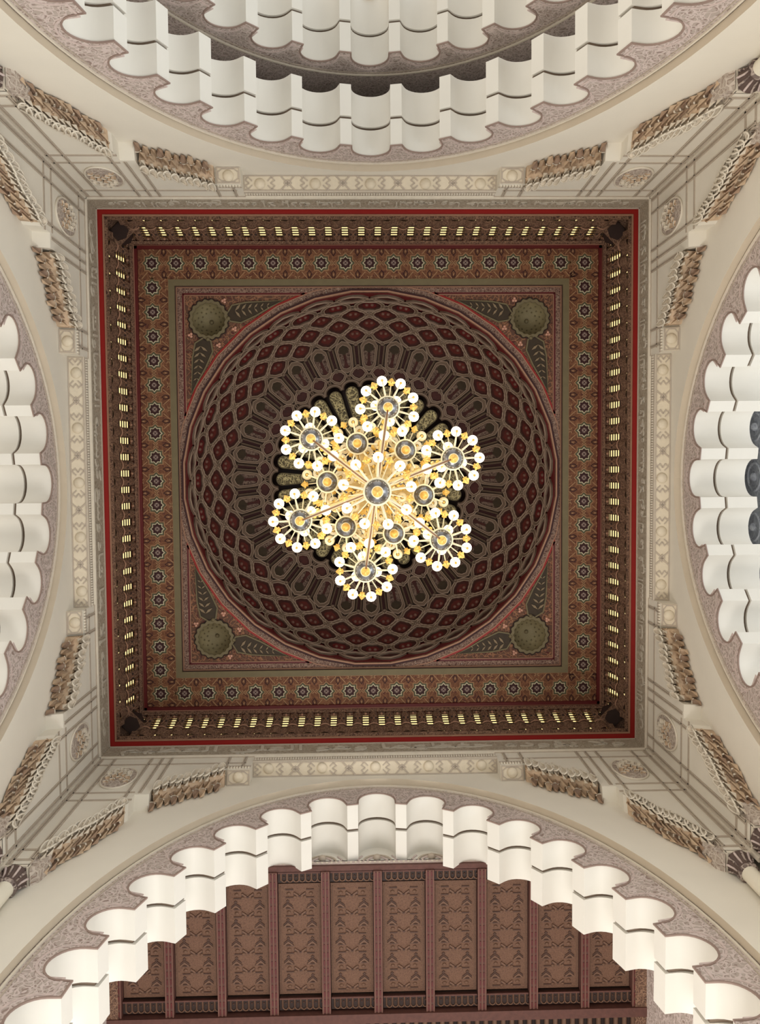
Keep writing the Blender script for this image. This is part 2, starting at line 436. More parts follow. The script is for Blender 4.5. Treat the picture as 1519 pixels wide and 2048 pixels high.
W_mesh = side_wall().build('wall_bottom', kind='structure')
P_mesh = side_panel().build('corner_panels', W_mesh)
L_mesh = side_lines().build('panel_mouldings', W_mesh)
for nm, rz in SIDES:
    if nm == 'bottom': o = W_mesh
    else:
        o = dup(W_mesh, rz=rz); o.name = 'wall_' + nm
    o['label'] = 'cream plaster wall over the %s arch with ruled corner panels' % WORDS[nm]

# friezes with inscription --------------------------------------------------
F = {'ا': (1, 'FE8D', 'FE8E'), 'أ': (1, 'FE83', 'FE84'), 'إ': (1, 'FE87', 'FE88'), 'آ': (1, 'FE81', 'FE82'), 'ؤ': (1, 'FE85', 'FE86'), 'د': (1, 'FEA9', 'FEAA'), 'ذ': (1, 'FEAB', 'FEAC'), 'ر': (1, 'FEAD', 'FEAE'), 'ز': (1, 'FEAF', 'FEB0'), 'و': (1, 'FEED', 'FEEE'), 'ة': (1, 'FE93', 'FE94'), 'ى': (1, 'FEEF', 'FEF0'), 'ء': (0, 'FE80')}
for ch, b in {'ب': 0xFE8F, 'ت': 0xFE95, 'ث': 0xFE99, 'ج': 0xFE9D, 'ح': 0xFEA1, 'خ': 0xFEA5, 'س': 0xFEB1, 'ش': 0xFEB5, 'ص': 0xFEB9, 'ض': 0xFEBD, 'ط': 0xFEC1, 'ظ': 0xFEC5, 'ع': 0xFEC9, 'غ': 0xFECD, 'ف': 0xFED1, 'ق': 0xFED5, 'ك': 0xFED9, 'ل': 0xFEDD, 'م': 0xFEE1, 'ن': 0xFEE5, 'ه': 0xFEE9, 'ي': 0xFEF1, 'ئ': 0xFE89}.items():
    F[ch] = (2,) + tuple('%X' % (b + i) for i in range(4))
def shape(s):
    s = s.replace('لا', '\u0001'); out = []; T = dict(F); T['\u0001'] = (1, 'FEFB', 'FEFC')
    for i, ch in enumerate(s):
        if ch not in T: out.append(ch); continue
        t = T[ch]; prev = i > 0 and s[i - 1] in T and T[s[i - 1]][0] == 2 and t[0] > 0
        nxt = t[0] == 2 and i + 1 < len(s) and s[i + 1] in T and T[s[i + 1]][0] > 0
        if t[0] == 0: c = t[1]
        elif t[0] == 1: c = t[2] if prev else t[1]
        else: c = t[1 + (1 if prev and not nxt else 2 if nxt and not prev else 3 if prev and nxt else 0)]
        out.append(chr(int(c, 16)))
    return ''.join(reversed(out))
TEXTS = {'right': 'الله لا إله إلا هو الحي القيوم لا تأخذه سنة ولا نوم له ما في السماوات وما في الأرض',
         'top': 'من ذا الذي يشفع عنده إلا بإذنه يعلم ما بين أيديهم وما خلفهم ولا يحيطون بشيء',
         'left': 'من علمه إلا بما شاء وسع كرسيه السماوات والأرض',
         'bottom': 'ولا يؤوده حفظهما وهو العلي العظيم'}
fr = MB()
fr.box((-6.0, 5.97, 17.80), (6.0, 6.0, 18.5), frieze_m)
fr.box((-5.97, 5.95, 18.42), (5.97, 5.98, 18.45), taupe)
fr_me = None
for nm, rz in SIDES:
    root = fr.build('calligraphy_frieze', rot=rz) if fr_me is None else None
    if root is None:
        root = bpy.data.objects.new('calligraphy_frieze', fr_me); COL.objects.link(root); root.rotation_euler = (0, 0, rz)
    fr_me = root.data
    tag(root, 'grey-beige carved Arabic calligraphy band above the %s wall, beside the red frame' % WORDS[nm], 'frieze', 'calligraphy friezes')
    cu = bpy.data.curves.new('inscription', 'FONT'); cu.body = shape(TEXTS[nm]); cu.align_x = 'CENTER'; cu.size = 0.5
    cu.extrude = 0.01; cu.offset = 0.002; cu.resolution_u = 3
    tmp = bpy.data.objects.new('tmp_text', cu); COL.objects.link(tmp)
    bpy.context.view_layer.update()
    dg = bpy.context.evaluated_depsgraph_get()
    me = bpy.data.meshes.new_from_object(tmp.evaluated_get(dg)); me.name = 'inscription'
    xs = [v.co.x for v in me.vertices]; ys = [v.co.y for v in me.vertices]
    bpy.data.objects.remove(tmp)
    wd = (max(xs) - min(xs)) or 1; hh = (max(ys) - min(ys)) or 1
    kx = 11.2 / wd; ky = 0.52 / hh; mx_, my_ = (max(xs) + min(xs)) / 2, (max(ys) + min(ys)) / 2
    for v in me.vertices:
        x, y, z = v.co; v.co = ((x - mx_) * kx, 5.958 - z, 18.12 + (y - my_) * ky)
    me.materials.clear(); me.materials.append(script_m)
    t = bpy.data.objects.new('inscription', me); COL.objects.link(t); t.parent = root
    t['label'] = 'raised pale Arabic script'

# boss bands on the undersides ---------------------------------------------
def soff(u, v, base=17.46, v0=6.0): return (u, v, base - 0.32 * (v - v0))
def boss_band():
    r = empty('boss_band')
    b = MB()
    for (u0, u1, zb) in ((-2.62, 2.62, 17.46), (2.62, 3.1, 17.0), (-3.1, -2.62, 17.0)):
        zz = lambda v: zb - 0.32 * (v - 6.0)
        b.add([(u0, 6.0, zz(6.0) - .012), (u1, 6.0, zz(6.0) - .012), (u1, 6.3, zz(6.3) - .012), (u0, 6.3, zz(6.3) - .012)], [(0, 1, 2, 3)], gold_plaster)
        mp = lambda a, q, d, zb=zb: (a, q, zb - 0.32 * (q - 6.0) - 0.012 - d)
        b.stroke([(u0 + .02, 6.015), (u1 - .02, 6.015), (u1 - .02, 6.285), (u0 + .02, 6.285)], 0.02, 0.0, 0.015, mp, taupe, closed=True)
        if u1 - u0 < 1:
            cx = (u0 + u1) / 2; b.stroke([(cx + dx * .2, 6.15 + dy * .11) for dx, dy in ((-1, -.5), (-.6, -1), (.6, -1), (1, -.5), (1, .5), (.6, 1), (-.6, 1), (-1, .5))], 0.018, 0, 0.014, mp, taupe, closed=True)
        else:
            for k in range(5):
                cx = -2.28 + k * 1.14
                for s_ in (-1, 1):
                    for e in (-1, 1):
                        b.stroke([(cx + s_ * .16, 6.15 + e * .04), (cx + s_ * .24, 6.15 + e * .11), (cx + s_ * .3, 6.15 + e * .13)], .022, 0, .014, mp, taupe)
                        b.stroke([(cx + s_ * .24, 6.15 + e * .11), (cx + s_ * .30, 6.15 + e * .05), (cx + s_ * .22, 6.15)], .022, 0, .014, mp, taupe)
                if k < 4:
                    xx = cx + .57
                    for e in (-1, 1): b.stroke([(xx - .14, 6.15 + e * .13), (xx - .04, 6.15 + e * .03), (xx + .04, 6.15 - e * .03), (xx + .14, 6.15 - e * .13)], .026, 0, .016, mp, taupe)
                    b.stroke([(xx - .07, 6.15), (xx, 6.2), (xx + .07, 6.15), (xx, 6.1)], .022, 0, .02, mp, taupe, closed=True)
    b.build('soffit_strip', r)
    for k in range(7):
        if k < 5: cx, zb = -2.28 + k * 1.14, 17.46
        else: cx, zb = (2.86 if k == 5 else -2.86), 17.0
        q = MB(); q.ball((cx, 6.145, zb - .055), .115, gold_plaster, 16, 10, (1, 1, .75)); q.build('boss', r)
    return r
bb = boss_band()
for i, (nm, rz) in enumerate(SIDES):
    o = bb if i == 0 else dup(bb, rz=rz)
    tag(o, 'cream strip of round bosses and interlace at the middle of the %s side' % WORDS[nm], 'moulding', 'boss strips')

# muqarnas corbels ------------------------------------------------------------
def scoop(b, c, w, h, d, mt, edge):
    """one pointed niche cell hanging under the corbel: arched hood tapering to a foot"""
    n = 7; cx, cy, cz = c
    arc = [(cx - w * math.cos(PI * i / (n - 1)), cy, cz + w * 0.9 * math.sin(PI * i / (n - 1))) for i in range(n)]
    arc_b = [(cx - w * .62 * math.cos(PI * i / (n - 1)), cy + d, cz - h * .2 + w * .5 * math.sin(PI * i / (n - 1))) for i in range(n)]
    foot = (cx, cy + d * 0.55, cz - h)
    b.add(arc + arc_b, [(i, i + 1, n + i + 1, n + i) for i in range(n - 1)], mt, True)
    b.add(arc_b + [foot], [(i, i + 1, n) for i in range(n - 1)], mt, True)
    b.add([arc[0], arc_b[0], foot], [(0, 1, 2)], mt); b.add([arc[-1], arc_b[-1], foot], [(0, 1, 2)], mt)
    b.tube([(p[0], p[1] - .004, p[2]) for p in arc], w * 0.2, edge, 5)
def muqarnas(p0, p1, n, steps, seed):
    rnd = random.Random(seed)
    r = empty('muqarnas_corbel')
    fr_ = MB(); un = MB()
    dx = (p1[0] - p0[0]) / n; dz = (p1[1] - p0[1]) / n; w = math.hypot(dx, dz) * .5
    for row in range(4):
        for i in range(n):
            u = p0[0] + dx * (i + .5 + (0.5 if row % 2 else 0)); z = p0[1] + dz * (i + .5 + (0.5 if row % 2 else 0))
            bumpz = 0.07 * math.sin(2 * PI * (i + .2) * steps / n) + rnd.uniform(-.02, .02)
            vv = [5.92, 5.97, 6.07, 6.18][row]; zz = z - [-.12, .05, .14, .28][row] + bumpz
            if row == 1: continue
            if row == 0:
                hh_ = .21; ctr = zz - .13
                ring = [(u + w * .92 * math.cos(t), 5.93 + .02 * math.sin(t * 2), ctr + hh_ * math.sin(t)) for t in [2 * PI * j / 14 for j in range(14)]]
                back = [(u + w * .55 * math.cos(t), 6.0, ctr + hh_ * .5 * math.sin(t)) for t in [2 * PI * j / 14 for j in range(14)]]
                fr_.add(ring + back + [(u, 6.01, ctr)], [(j, (j + 1) % 14, 14 + (j + 1) % 14, 14 + j) for j in range(14)] + [(14 + j, 14 + (j + 1) % 14, 28) for j in range(14)], muq_light, True)
                fr_.tube(ring, .017, cream2, 5, True)
                scoop(fr_, (u, 5.95, ctr - .16), w * .8, .16, .1, muq_light, cream2)
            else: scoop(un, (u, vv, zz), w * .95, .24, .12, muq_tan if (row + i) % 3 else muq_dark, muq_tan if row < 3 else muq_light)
    # carrying ledge behind the cells
    L = MB()
    L.prism([(p0[0], p0[1] + .12), (p1[0], p1[1] + .12), (p1[0], p1[1] - .2), (p0[0], p0[1] - .2)], 6.02, 6.3, WALL, muq_tan)
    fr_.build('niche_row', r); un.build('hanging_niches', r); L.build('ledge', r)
    return r
M1 = {}
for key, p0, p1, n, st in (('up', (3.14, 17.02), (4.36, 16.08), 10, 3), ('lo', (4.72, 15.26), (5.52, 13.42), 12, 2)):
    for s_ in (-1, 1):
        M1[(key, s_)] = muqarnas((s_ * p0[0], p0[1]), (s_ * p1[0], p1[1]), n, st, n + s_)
def corner_word(nm, s_):
    # direction of +u on each side as seen in the photograph
    return {'bottom': {1: 'right', -1: 'left'}, 'top': {1: 'left', -1: 'right'}, 'left': {1: 'bottom', -1: 'top'}, 'right': {1: 'top', -1: 'bottom'}}[nm][s_]
for i, (nm, rz) in enumerate(SIDES):
    for (key, s_), r0 in M1.items():
        o = r0 if i == 0 else dup(r0, rz=rz)
        tag(o, 'stalactite plaster corbel of the %s side, %s end, %s' % (WORDS[nm], corner_word(nm, s_), 'stretch next to the boss square' if key == 'up' else 'stretch running down to the corner column'), 'muqarnas', 'muqarnas corbels')

# carved medallions -----------------------------------------------------------
def medallion(s_):
    r = empty('carved_medallion'); b = MB(); c = (s_ * 5.22, 16.6)
    ring = [(c[0] + .34 * math.cos(a), c[1] + .56 * math.sin(a)) for a in [2 * PI * i / 40 for i in range(40)]]
    b.tube([WALL(p[0], p[1], 5.985) for p in ring], .022, cream2, 6, True)
    b.prism([(p[0], p[1]) for p in ring], 5.985, 6.0, WALL, orn_side)
    b.build('oval_field', r)
    q = MB(); rnd = random.Random(5)
    for i in range(5):
        for j in range(3):
            u = c[0] + (-.2 + .1 * i) * 1.0; z = c[1] + .28 - .17 * abs(i - 2) * .6 - .16 * j
            scoop(q, (u, 5.90 + .03 * j, z), .055, .14, .08, muq_light if j == 0 else muq_tan, cream2)
    q.build('relief', r)
    return r
for s_ in (-1, 1):
    md = medallion(s_)
    for i, (nm, rz) in enumerate(SIDES):
        o = md if i == 0 else dup(md, rz=rz)
        tag(o, 'oval carved plaster medallion in the corner panel of the %s wall, %s end' % (WORDS[nm], corner_word(nm, s_)), 'medallion', 'corner medallions')

# lobed arches ---------------------------------------------------------------
body, g, face = arch_mesh()
bo = None
A_lab = {'bottom': 'brightly lit white lobed arch across the bottom, before the brown wooden ceiling', 'top': 'grey-white lobed arch at the top, nearer one, with purple-grey ornament', 'left': 'white lobed arch cut by the left edge of the photo', 'right': 'bluish white lobed arch cut by the right edge of the photo'}
root0 = None
for nm, rz in SIDES:
    if root0 is None:
        root0 = body.build('lobed_arch', rot=rz); g.build('soffit_groove', root0); face.build('arch_ornament', root0); o = root0
    else: o = dup(root0, rz=rz)
    tag(o, A_lab[nm], 'arch', 'lobed arches of the bay')
body, g, face = arch_mesh(0.42, 8.4, 9.7, 19.5)
r2 = body.build('lobed_arch', rot=PI); g.build('soffit_groove', r2); face.build('arch_ornament', r2)
tag(r2, 'second lobed arch at the very top, behind the dark gap', 'arch')
# plain-framed second arches beyond left and right openings
def far_wall(rz, mt, lab, nm):
    b = MB(); b.box((-6.4, 8.4, 17.35), (6.4, 8.7, 19.5), mt); b.box((-6.4, 8.36, 17.35), (6.4, 8.4, 17.42), taupe)
    for i in range(9):
        u = -4.4 + 1.1 * i; b.tube([(u + .3 * math.cos(a), 8.39, 17.95 + .3 * math.sin(a)) for a in [2 * PI * k / 20 for k in range(20)]], .03, mt, 5, True)
        b.ball((u, 8.39, 17.95), .1, mt, 10, 6)
    o = b.build(nm, rot=rz, kind='structure'); o['label'] = lab
far_wall(-PI / 2, grey_orn, 'blue-grey carved lintel beyond the right-hand arch', 'trim_1')
far_wall(PI / 2, grey_orn, 'grey carved lintel beyond the left-hand arch', 'trim_4')

# columns at the corners -------------------------------------------------------
def column():
    r = empty('corner_column')
    s_ = MB(); s_.lathe([(.13, 2.0), (.13, 12.45), (.14, 12.5)], shaft_m, seg=24); s_.build('shaft', r)
    c = MB(); c.lathe([(.135, 12.52), (.15, 12.56), (.145, 12.6), (.165, 12.7), (.2, 12.8), (.2, 12.87)], capital_dk, seg=24)
    for k in range(12):
        a = 2 * PI * k / 12; ca, sa = math.cos(a), math.sin(a)
        c.tube([(.15 * ca, .15 * sa, 12.58), (.165 * ca, .165 * sa, 12.68), (.21 * ca, .21 * sa, 12.78), (.235 * ca, .235 * sa, 12.8)], [.012, .018, .02, .014], capital_m if k % 2 else orn_edge, 6)
    c.build('capital', r)
    n = MB(); n.lathe([(.135, 12.47), (.165, 12.48), (.17, 12.52), (.14, 12.55)], capital_m, seg=24); n.build('necking', r)
    return r
cc = column(); first = True
CN = {(-1, -1): 'top left', (1, -1): 'top right', (-1, 1): 'bottom left', (1, 1): 'bottom right'}
for sx in (-1, 1):
    for sy in (-1, 1):
        for j, (ax, ay) in enumerate(((5.77, 6.16), (6.16, 5.77))):
            o = cc if first else dup(cc); first = False
            o.location = (sx * ax, sy * ay, 0)
            tag(o, 'slim cream corner column in the %s corner, the one beside the %s arch' % (CN[(sx, sy)], (('lower' if sy > 0 else 'upper') if j == 0 else ('right-hand' if sx > 0 else 'left-hand'))), 'column', 'corner columns')

# ------------------------------------------------------------ red frame and window gallery
rf = MB(); rf.prism([sq(5.97), sq(5.84)], 18.48, 18.56, FLAT, red)
rf.prism([sq(5.845), sq(5.815)], 18.46, 18.56, FLAT, wood_line)
tag(rf.build('red_frame'), 'bright red square frame around the carved wooden ceiling', 'frame')

def gallery():
    r = empty('window_gallery')
    b = MB()
    A, B = (5.82, 18.5), (5.54, 19.6)
    P = lambda u, t, d: (u, A[0] + (B[0] - A[0]) * t + d * .97, A[1] + (B[1] - A[1]) * t + d * .25)   # t up the slope, d outwards
    hb = lambda t: 5.86 + (5.5 - 5.86) * t
    b.add([P(-5.83, 0, .2), P(5.83, 0, .2), P(5.6, 1, .2), P(-5.6, 1, .2)], [(0, 1, 2, 3)], wood_dark)
    b.add([P(-5.84, -.0, 0), P(5.84, -.0, 0), P(5.8, .1, .02), P(-5.8, .1, .02)], [(0, 1, 2, 3)], wood_carved)
    b.add([P(-5.6, .88, -.03), P(5.6, .88, -.03), P(5.54, 1.0, -.06), P(-5.54, 1.0, -.06)], [(0, 1, 2, 3)], wood_carved)
    b.tube([P(-5.7, .06, -.01), P(5.7, .06, -.01)], .014, wood_line, 5)
    b.tube([P(-5.56, .985, -.07), P(5.56, .985, -.07)], .012, wood_line, 5)
    b.box((-5.62, 5.4, 19.56), (5.62, 5.66, 19.72), dkred)
    b.box((-5.95, 5.75, 18.5), (5.95, 6.0, 18.56), wood_carved)
    b.build('cornice_board', r)
    n = 30; pitch = .378
    for k in range(n + 1):
        u = (k - n / 2) * pitch
        if abs(u) > 5.6: continue
        q = MB()
        # swelling lower lobe, collar, pierced upper colonnette
        def half(t0, t1, r0, r1, mt, seg=10):
            ps = []; N = 5
            for i in range(N + 1):
                t = t0 + (t1 - t0) * i / N; rr = r0 + (r1 - r0) * i / N
                for j in range(seg + 1):
                    a = PI * j / seg; x, y, z = P(u - rr * math.cos(a), t, .08 - rr * .9 * math.sin(a)); ps.append((x, y, z))
            q.add(ps, [(i * (seg + 1) + j, i * (seg + 1) + j + 1, (i + 1) * (seg + 1) + j + 1, (i + 1) * (seg + 1) + j) for i in range(N) for j in range(seg)], mt, True)
        half(.08, .40, .17, .13, wood_carved)
        half(.43, .90, .118, .118, wood_carved)
        q.tube([P(u - .13 * math.cos(PI * j / 8), .415 - .03 * math.sin(PI * j / 8), .06 - .13 * math.sin(PI * j / 8)) for j in range(9)], .017, wood_line, 5)
        for e in (-1, 1):
            q.tube([P(u + e * .05, .50, -.025), P(u, .60, -.045), P(u - e * .05, .70, -.025), P(u, .8, -.045)], .008, wood_line, 4)
            q.ball(P(u + e * .045, .65, -.02), .028, wood_dark, 8, 5)
        q.build('colonnette', r)
    for k in range(n):
        u = (k - n / 2 + .5) * pitch
        if abs(u) > 5.55: continue
        q = MB(); hw = .082; D = .16
        q.add([P(u - hw, .2, D), P(u + hw, .2, D), P(u + hw, 1.0, D), P(u - hw, 1.0, D)], [(0, 1, 2, 3)], glow)
        for e in (-1, 1):
            q.add([P(u + e * hw, .34, 0), P(u + e * hw, .84, 0), P(u + e * hw, 1.0, D), P(u + e * hw, .2, D)], [(0, 1, 2, 3)], reveal)
        for i in range(6):
            t = .355 + i * .088
            if i == 5: tt = .20
            else: tt = .048
            q.add([P(u - hw, t, .0), P(u + hw, t, .0), P(u + hw, t + tt, .0), P(u - hw, t + tt, .0)], [(0, 1, 2, 3)], wood_dark if i < 5 else wood_carved)
        q.add([P(u - hw, -.02, .0), P(u + hw, -.02, .0), P(u + hw, .357, .0), P(u - hw, .357, .0)], [(0, 1, 2, 3)], wood_carved)
        q.ball(P(u, .84, .0), .035, wood_line, 8, 6)
        q.build('louvred_window', r)
    return r
gg = gallery()
for i, (nm, rz) in enumerate(SIDES):
    o = gg if i == 0 else dup(gg, rz=rz)
    tag(o, 'carved brown gallery of small louvred windows along the %s side of the ceiling' % WORDS[nm], 'cornice', 'louvred window galleries')
cb = None
for k, (sx, sy) in enumerate(((-1, -1), (1, -1), (1, 1), (-1, 1))):
    if cb is None:
        q = MB(); q.prism([(-.17, -.12), (0, -.2), (.17, -.12), (.17, .15), (-.17, .15)], 18.85, 19.3, FLAT, wood_dark); q.box((-.5, -.22, 18.9), (.5, .62, 18.93), wood_carved)
        cb = q.build('corner_block'); o = cb
    else: o = cb.copy(); COL.objects.link(o)
    o.location = (sx * 5.6, sy * 5.6, 0); o.rotation_euler = (0, 0, math.atan2(sy, sx) - PI / 2)
    tag(o, 'dark faceted wooden block in the %s corner of the window gallery' % CN[(sx, sy)], 'block', 'gallery corner blocks')

# ------------------------------------------------------------ star border
sb = MB(); Z = 19.64
sb.prism([sq(5.56), sq(5.485)], 19.58, 19.7, FLAT, dkred)
sb.prism([sq(5.49), sq(5.46)], 19.60, 19.7, FLAT, wood_line)
sb.prism([sq(5.46), sq(4.70)], Z, Z + .05, FLAT, band_base)
def tile(cx, cy, axis):
    z1 = Z - .001
    sb.stroke(star8(cx, cy, .232, .78), .020, Z - .014, z1, FLAT, star_line, True)
    sb.stroke(star8(cx, cy, .192, .76), .022, Z - .012, z1, FLAT, star_green, True)
    sb.prism(star8(cx, cy, .168), Z - .010, z1, FLAT, star_cream)
    sb.prism(star8(cx, cy, .142), Z - .016, z1, FLAT, maroon)
    for j in range(4):
        a = PI / 2 * j; dx, dy = math.cos(a), math.sin(a)
        sb.prism([(cx + dx * .012 + dy * 0, cy + dy * .012), (cx + dx * .036 - dy * .022, cy + dy * .036 + dx * .022), (cx + dx * .066, cy + dy * .066), (cx + dx * .036 + dy * .022, cy + dy * .036 - dx * .022)], Z - .022, z1, FLAT, rosette_m)
    sb.stroke(circ(cx, cy, .05, 12), .008, Z - .022, z1, FLAT, rosette_m, True)
    # interlace towards the neighbours and the borders
    def T(p, q): return (cx + p, cy + q) if axis == 0 else (cx + q, cy + p)
    for s_ in (-1, 1):
        sb.stroke([T(s_ * .10, .20), T(s_ * .17, .28), T(-s_ * .0 + s_ * .24, .36)], .02, Z - .014, z1, FLAT, star_line)
        sb.stroke([T(-s_ * .06, .30), T(s_ * .06, .37)], .02, Z - .014, z1, FLAT, star_line)
        sb.stroke([T(-s_ * .06, -.30), T(s_ * .06, -.37)], .02, Z - .014, z1, FLAT, star_line)
        sb.stroke([T(s_ * .10, -.20), T(s_ * .17, -.28), T(s_ * .24, -.36)], .02, Z - .014, z1, FLAT, star_line)
    for s_ in (-1, 1):
        sb.stroke([T(.23, s_ * .055), T(.335, -s_ * .055)], .02, Z - .014, z1, FLAT, star_line)
        sb.stroke([T(.282 - .05, s_ * .24), T(.282, s_ * .17), T(.282 + .05, s_ * .24), T(.282 + .03, s_ * .33), T(.282 - .03, s_ * .33)], .016, Z - .012, z1, FLAT, maroon, True)
        sb.prism([T(.282 + e1, s_ * .27 + e2) for e1, e2 in ((-.02, 0), (0, -.04), (.02, 0), (0, .04))], Z - .014, z1, FLAT, star_line)
n = 18; d = 5.08 * 2 / n
for i in range(n):
    a = -5.08 + d * i
    tile(a, -5.08, 0); tile(-a, 5.08, 0); tile(5.08, a, 1); tile(-5.08, -a, 1)
sb.prism([sq(4.715), sq(4.695)], Z - .02, Z + .03, FLAT, star_line)
sbo = sb.build('star_border')
tag(sbo, 'square border of eight-pointed stars in brown, cream and maroon', 'border')
# olive step and dotted bands
ib = MB()
ib.prism([sq(4.70), sq(4.56)], 19.60, 19.80, FLAT, olive)
ib.prism([sq(4.575), sq(4.545)], 19.66, 19.85, FLAT, maroon)
ib.prism([sq(4.55), sq(4.53)], 19.68, 19.85, FLAT, wood_line)
tag(ib.build('trim_2'), 'olive and dark red square moulding inside the star border', kind='structure')

# ------------------------------------------------------------ panel with spandrels and dome rim
ZP = 19.78; RR = 4.42
poly32 = lambda r: [(r * math.cos(PI / 32 + 2 * PI * i / 32) / math.cos(PI / 32), r * math.sin(PI / 32 + 2 * PI * i / 32) / math.cos(PI / 32)) for i in range(32)]
CUP = 3.80; CR = .40
ce = MB()
holes = [circ(sx * CUP, sy * CUP, CR, 28) for sx in (-1, 1) for sy in (-1, 1)]
ce.prism([sq(4.56)] + [poly32(RR)] + holes, ZP, ZP + .06, FLAT, spand)
ceil = ce.build('ceiling', kind='structure')
ceil['label'] = 'square painted ceiling panel with arabesque corners around the dome'
rg = MB()
rg.prism([poly32(RR + .20), poly32(RR + .075)], ZP - .03, ZP, FLAT, dots_m)
rg.prism([poly32(RR + .26), poly32(RR + .21)], ZP - .02, ZP, FLAT, red)
rg.prism([poly32(RR + .215), poly32(RR + .195)], ZP - .045, ZP, FLAT, wood_line)
rg.prism([poly32(RR + .08), poly32(RR + .03)], ZP - .07, ZP, FLAT, maroon)
rg.prism([poly32(RR + .035), poly32(RR + .0)], ZP - .08, ZP, FLAT, wood_line)
# cut away beyond the square: the square dotted band lies under it
rg.prism([sq(4.545), sq(4.42)], ZP - .034, ZP, FLAT, dots_m)
for s_, e in ((1, 0), (-1, 0), (0, 1), (0, -1)):
    pass
def clip_line(h, mt, w, dz):
    # four straight pieces at each side outside the round rim
    for k in range(4):
        c_, s_ = math.cos(PI / 2 * k), math.sin(PI / 2 * k)
        lim = math.sqrt(max(0, (RR + .24) ** 2 - h * h))
        for e in (-1, 1):
            pts = [(e * lim, h), (e * h, h)]
            rg.stroke([(p[0] * c_ - p[1] * s_, p[0] * s_ + p[1] * c_) for p in pts], w, ZP - dz, ZP, FLAT, mt)
clip_line(4.40, dkred, .05, .02); clip_line(4.365, wood_line, .016, .035)
for i in range(32 * 3):
    a = 2 * PI * (i + .5) / 96; r = (RR + .137)
    for e in (-.025, .025): rg.ball(((r + e) * math.cos(a), (r + e) * math.sin(a), ZP - .035), .011, script_m, 6, 4)
for k in range(4):
    for i in range(17):
        u = -4.3 + 8.6 * i / 16
        if abs(u) < 1.6: continue
        p = (u, 4.48); c_, s_ = math.cos(PI / 2 * k), math.sin(PI / 2 * k)
        rg.ball((p[0] * c_ - p[1] * s_, p[0] * s_ + p[1] * c_, ZP - .04), .012, script_m, 6, 4)
rgo = rg.build('trim_3')
tag(rgo, 'many-sided red and dotted rim ringing the opening of the dome', kind='structure')
rg2 = MB(); rg2.prism([circ(0, 0, 4.9, 96), circ(0, 0, 4.405, 96)], ZP + .025, ZP + .055, FLAT, cell_red)
o = rg2.build('rim_backing', rgo)
# corner cupolas with leaves
def cupola():
    r = empty('corner_cupola')
    b = MB()
    pr = [(CR * math.cos(a), CR * .95 * math.sin(a)) for a in [PI / 2 * i / 8 for i in range(9)]]
    b.lathe(pr, cupola_m, (0, 0, 0), None, 32); b.ball((0, 0, CR * .9), .05, olive, 12, 8)
    for k in range(12):
        for j in range(3):
            a = 2 * PI * (k + .5 * j) / 12; f = .45 + .25 * j; rr = CR * math.cos(f); b.ball((rr * math.cos(a) * .98, rr * math.sin(a) * .98, CR * .95 * math.sin(f) * .98), .022, olive, 6, 4)
    b.build('hollow', r)
    e = MB()
    e.prism([[( (CR + .055 + .018 * math.cos(18 * a)) * math.cos(a), (CR + .055 + .018 * math.cos(18 * a)) * math.sin(a)) for a in [2 * PI * i / 144 for i in range(144)]],
             [((CR - .015 + .012 * math.cos(18 * a)) * math.cos(a), (CR - .015 + .012 * math.cos(18 * a)) * math.sin(a)) for a in [2 * PI * i / 144 for i in range(144)]]], -.05, 0, FLAT, olive)
    e.tube([((CR + .075 + .018 * math.cos(18 * a)) * math.cos(a), (CR + .075 + .018 * math.cos(18 * a)) * math.sin(a), -.03) for a in [2 * PI * i / 144 for i in range(144)]], .012, wood_dark, 5, True)
    e.build('scalloped_ring', r)
    for s_ in (0, 1):
        q = MB()
        def T(x, y): return (x, y) if s_ == 0 else (y, x)
        # long leaf running beside the frame towards the rim: local frame, centre of the dome is towards (-x, -y)... leaf along -x
        out = [(-.42, .12), (-.55, .33), (-.9, .40), (-1.75, .44), (-1.45, .28), (-1.1, .08), (-.75, -.08), (-.5, -.04)]
        q.stroke([T(*p) for p in out], .03, -.04, 0, FLAT, olive, True)
        q.prism([T(*p) for p in out], -.02, 0, FLAT, cell_olive)
        for k in range(6):
            x = -.62 - .15 * k; sc = 1 - k * .11
            for e_ in (-1, 1):
                q.prism([T(x + .0, .20 + k * .022), T(x - .05 * sc, .20 + k * .022 + e_ * .10 * sc), T(x - .13 * sc, .20 + k * .022 + e_ * .16 * sc), T(x - .09 * sc, .20 + k * .022 + e_ * .06 * sc)], -.045, 0, FLAT, leaf_m)
        q.ball(T(-.46, .03) + (-.03,), .05, olive, 10, 6)
        for (x, y) in ((-.36, .44), (-.60, -.22)):
            xx, yy = T(x, y)
            for a in range(3):
                an = a * 2.1; q.ball((xx + .035 * math.cos(an), yy + .035 * math.sin(an), -.015), .035, mat_pink, 8, 5)
        q.build('leaf_spray', r)
    return r
mat_pink = mat('pale_pink_flower', (200, 150, 128), vary=0.1)
cu0 = cupola(); first = True
for sx, sy, rz in ((1, 1, 0), (-1, 1, PI / 2), (-1, -1, PI), (1, -1, -PI / 2)):
    o = cu0 if first else dup(cu0); first = False
    o.location = (sx * CUP, sy * CUP, ZP); o.rotation_euler = (0, 0, rz)
    tag(o, 'small olive cupola with leaf sprays in the %s corner of the ceiling panel' % CN[(sx, sy)], 'cupola', 'corner cupolas')

# unseen roof shell added over the whole, so no daylight comes from above
ro = MB(); ro.prism([sq(15), sq(6.1)], 20.1, 20.3, FLAT, wood_dark); ro.prism([sq(6.2), sq(6.05)], 18.5, 24.6, FLAT, wood_dark); ro.prism(sq(6.2), 24.6, 24.8, FLAT, wood_dark)
roo = ro.build('ceiling_daylight_block', kind='structure'); roo['label'] = 'unseen dark roof shell added above the domed ceiling to block daylight'
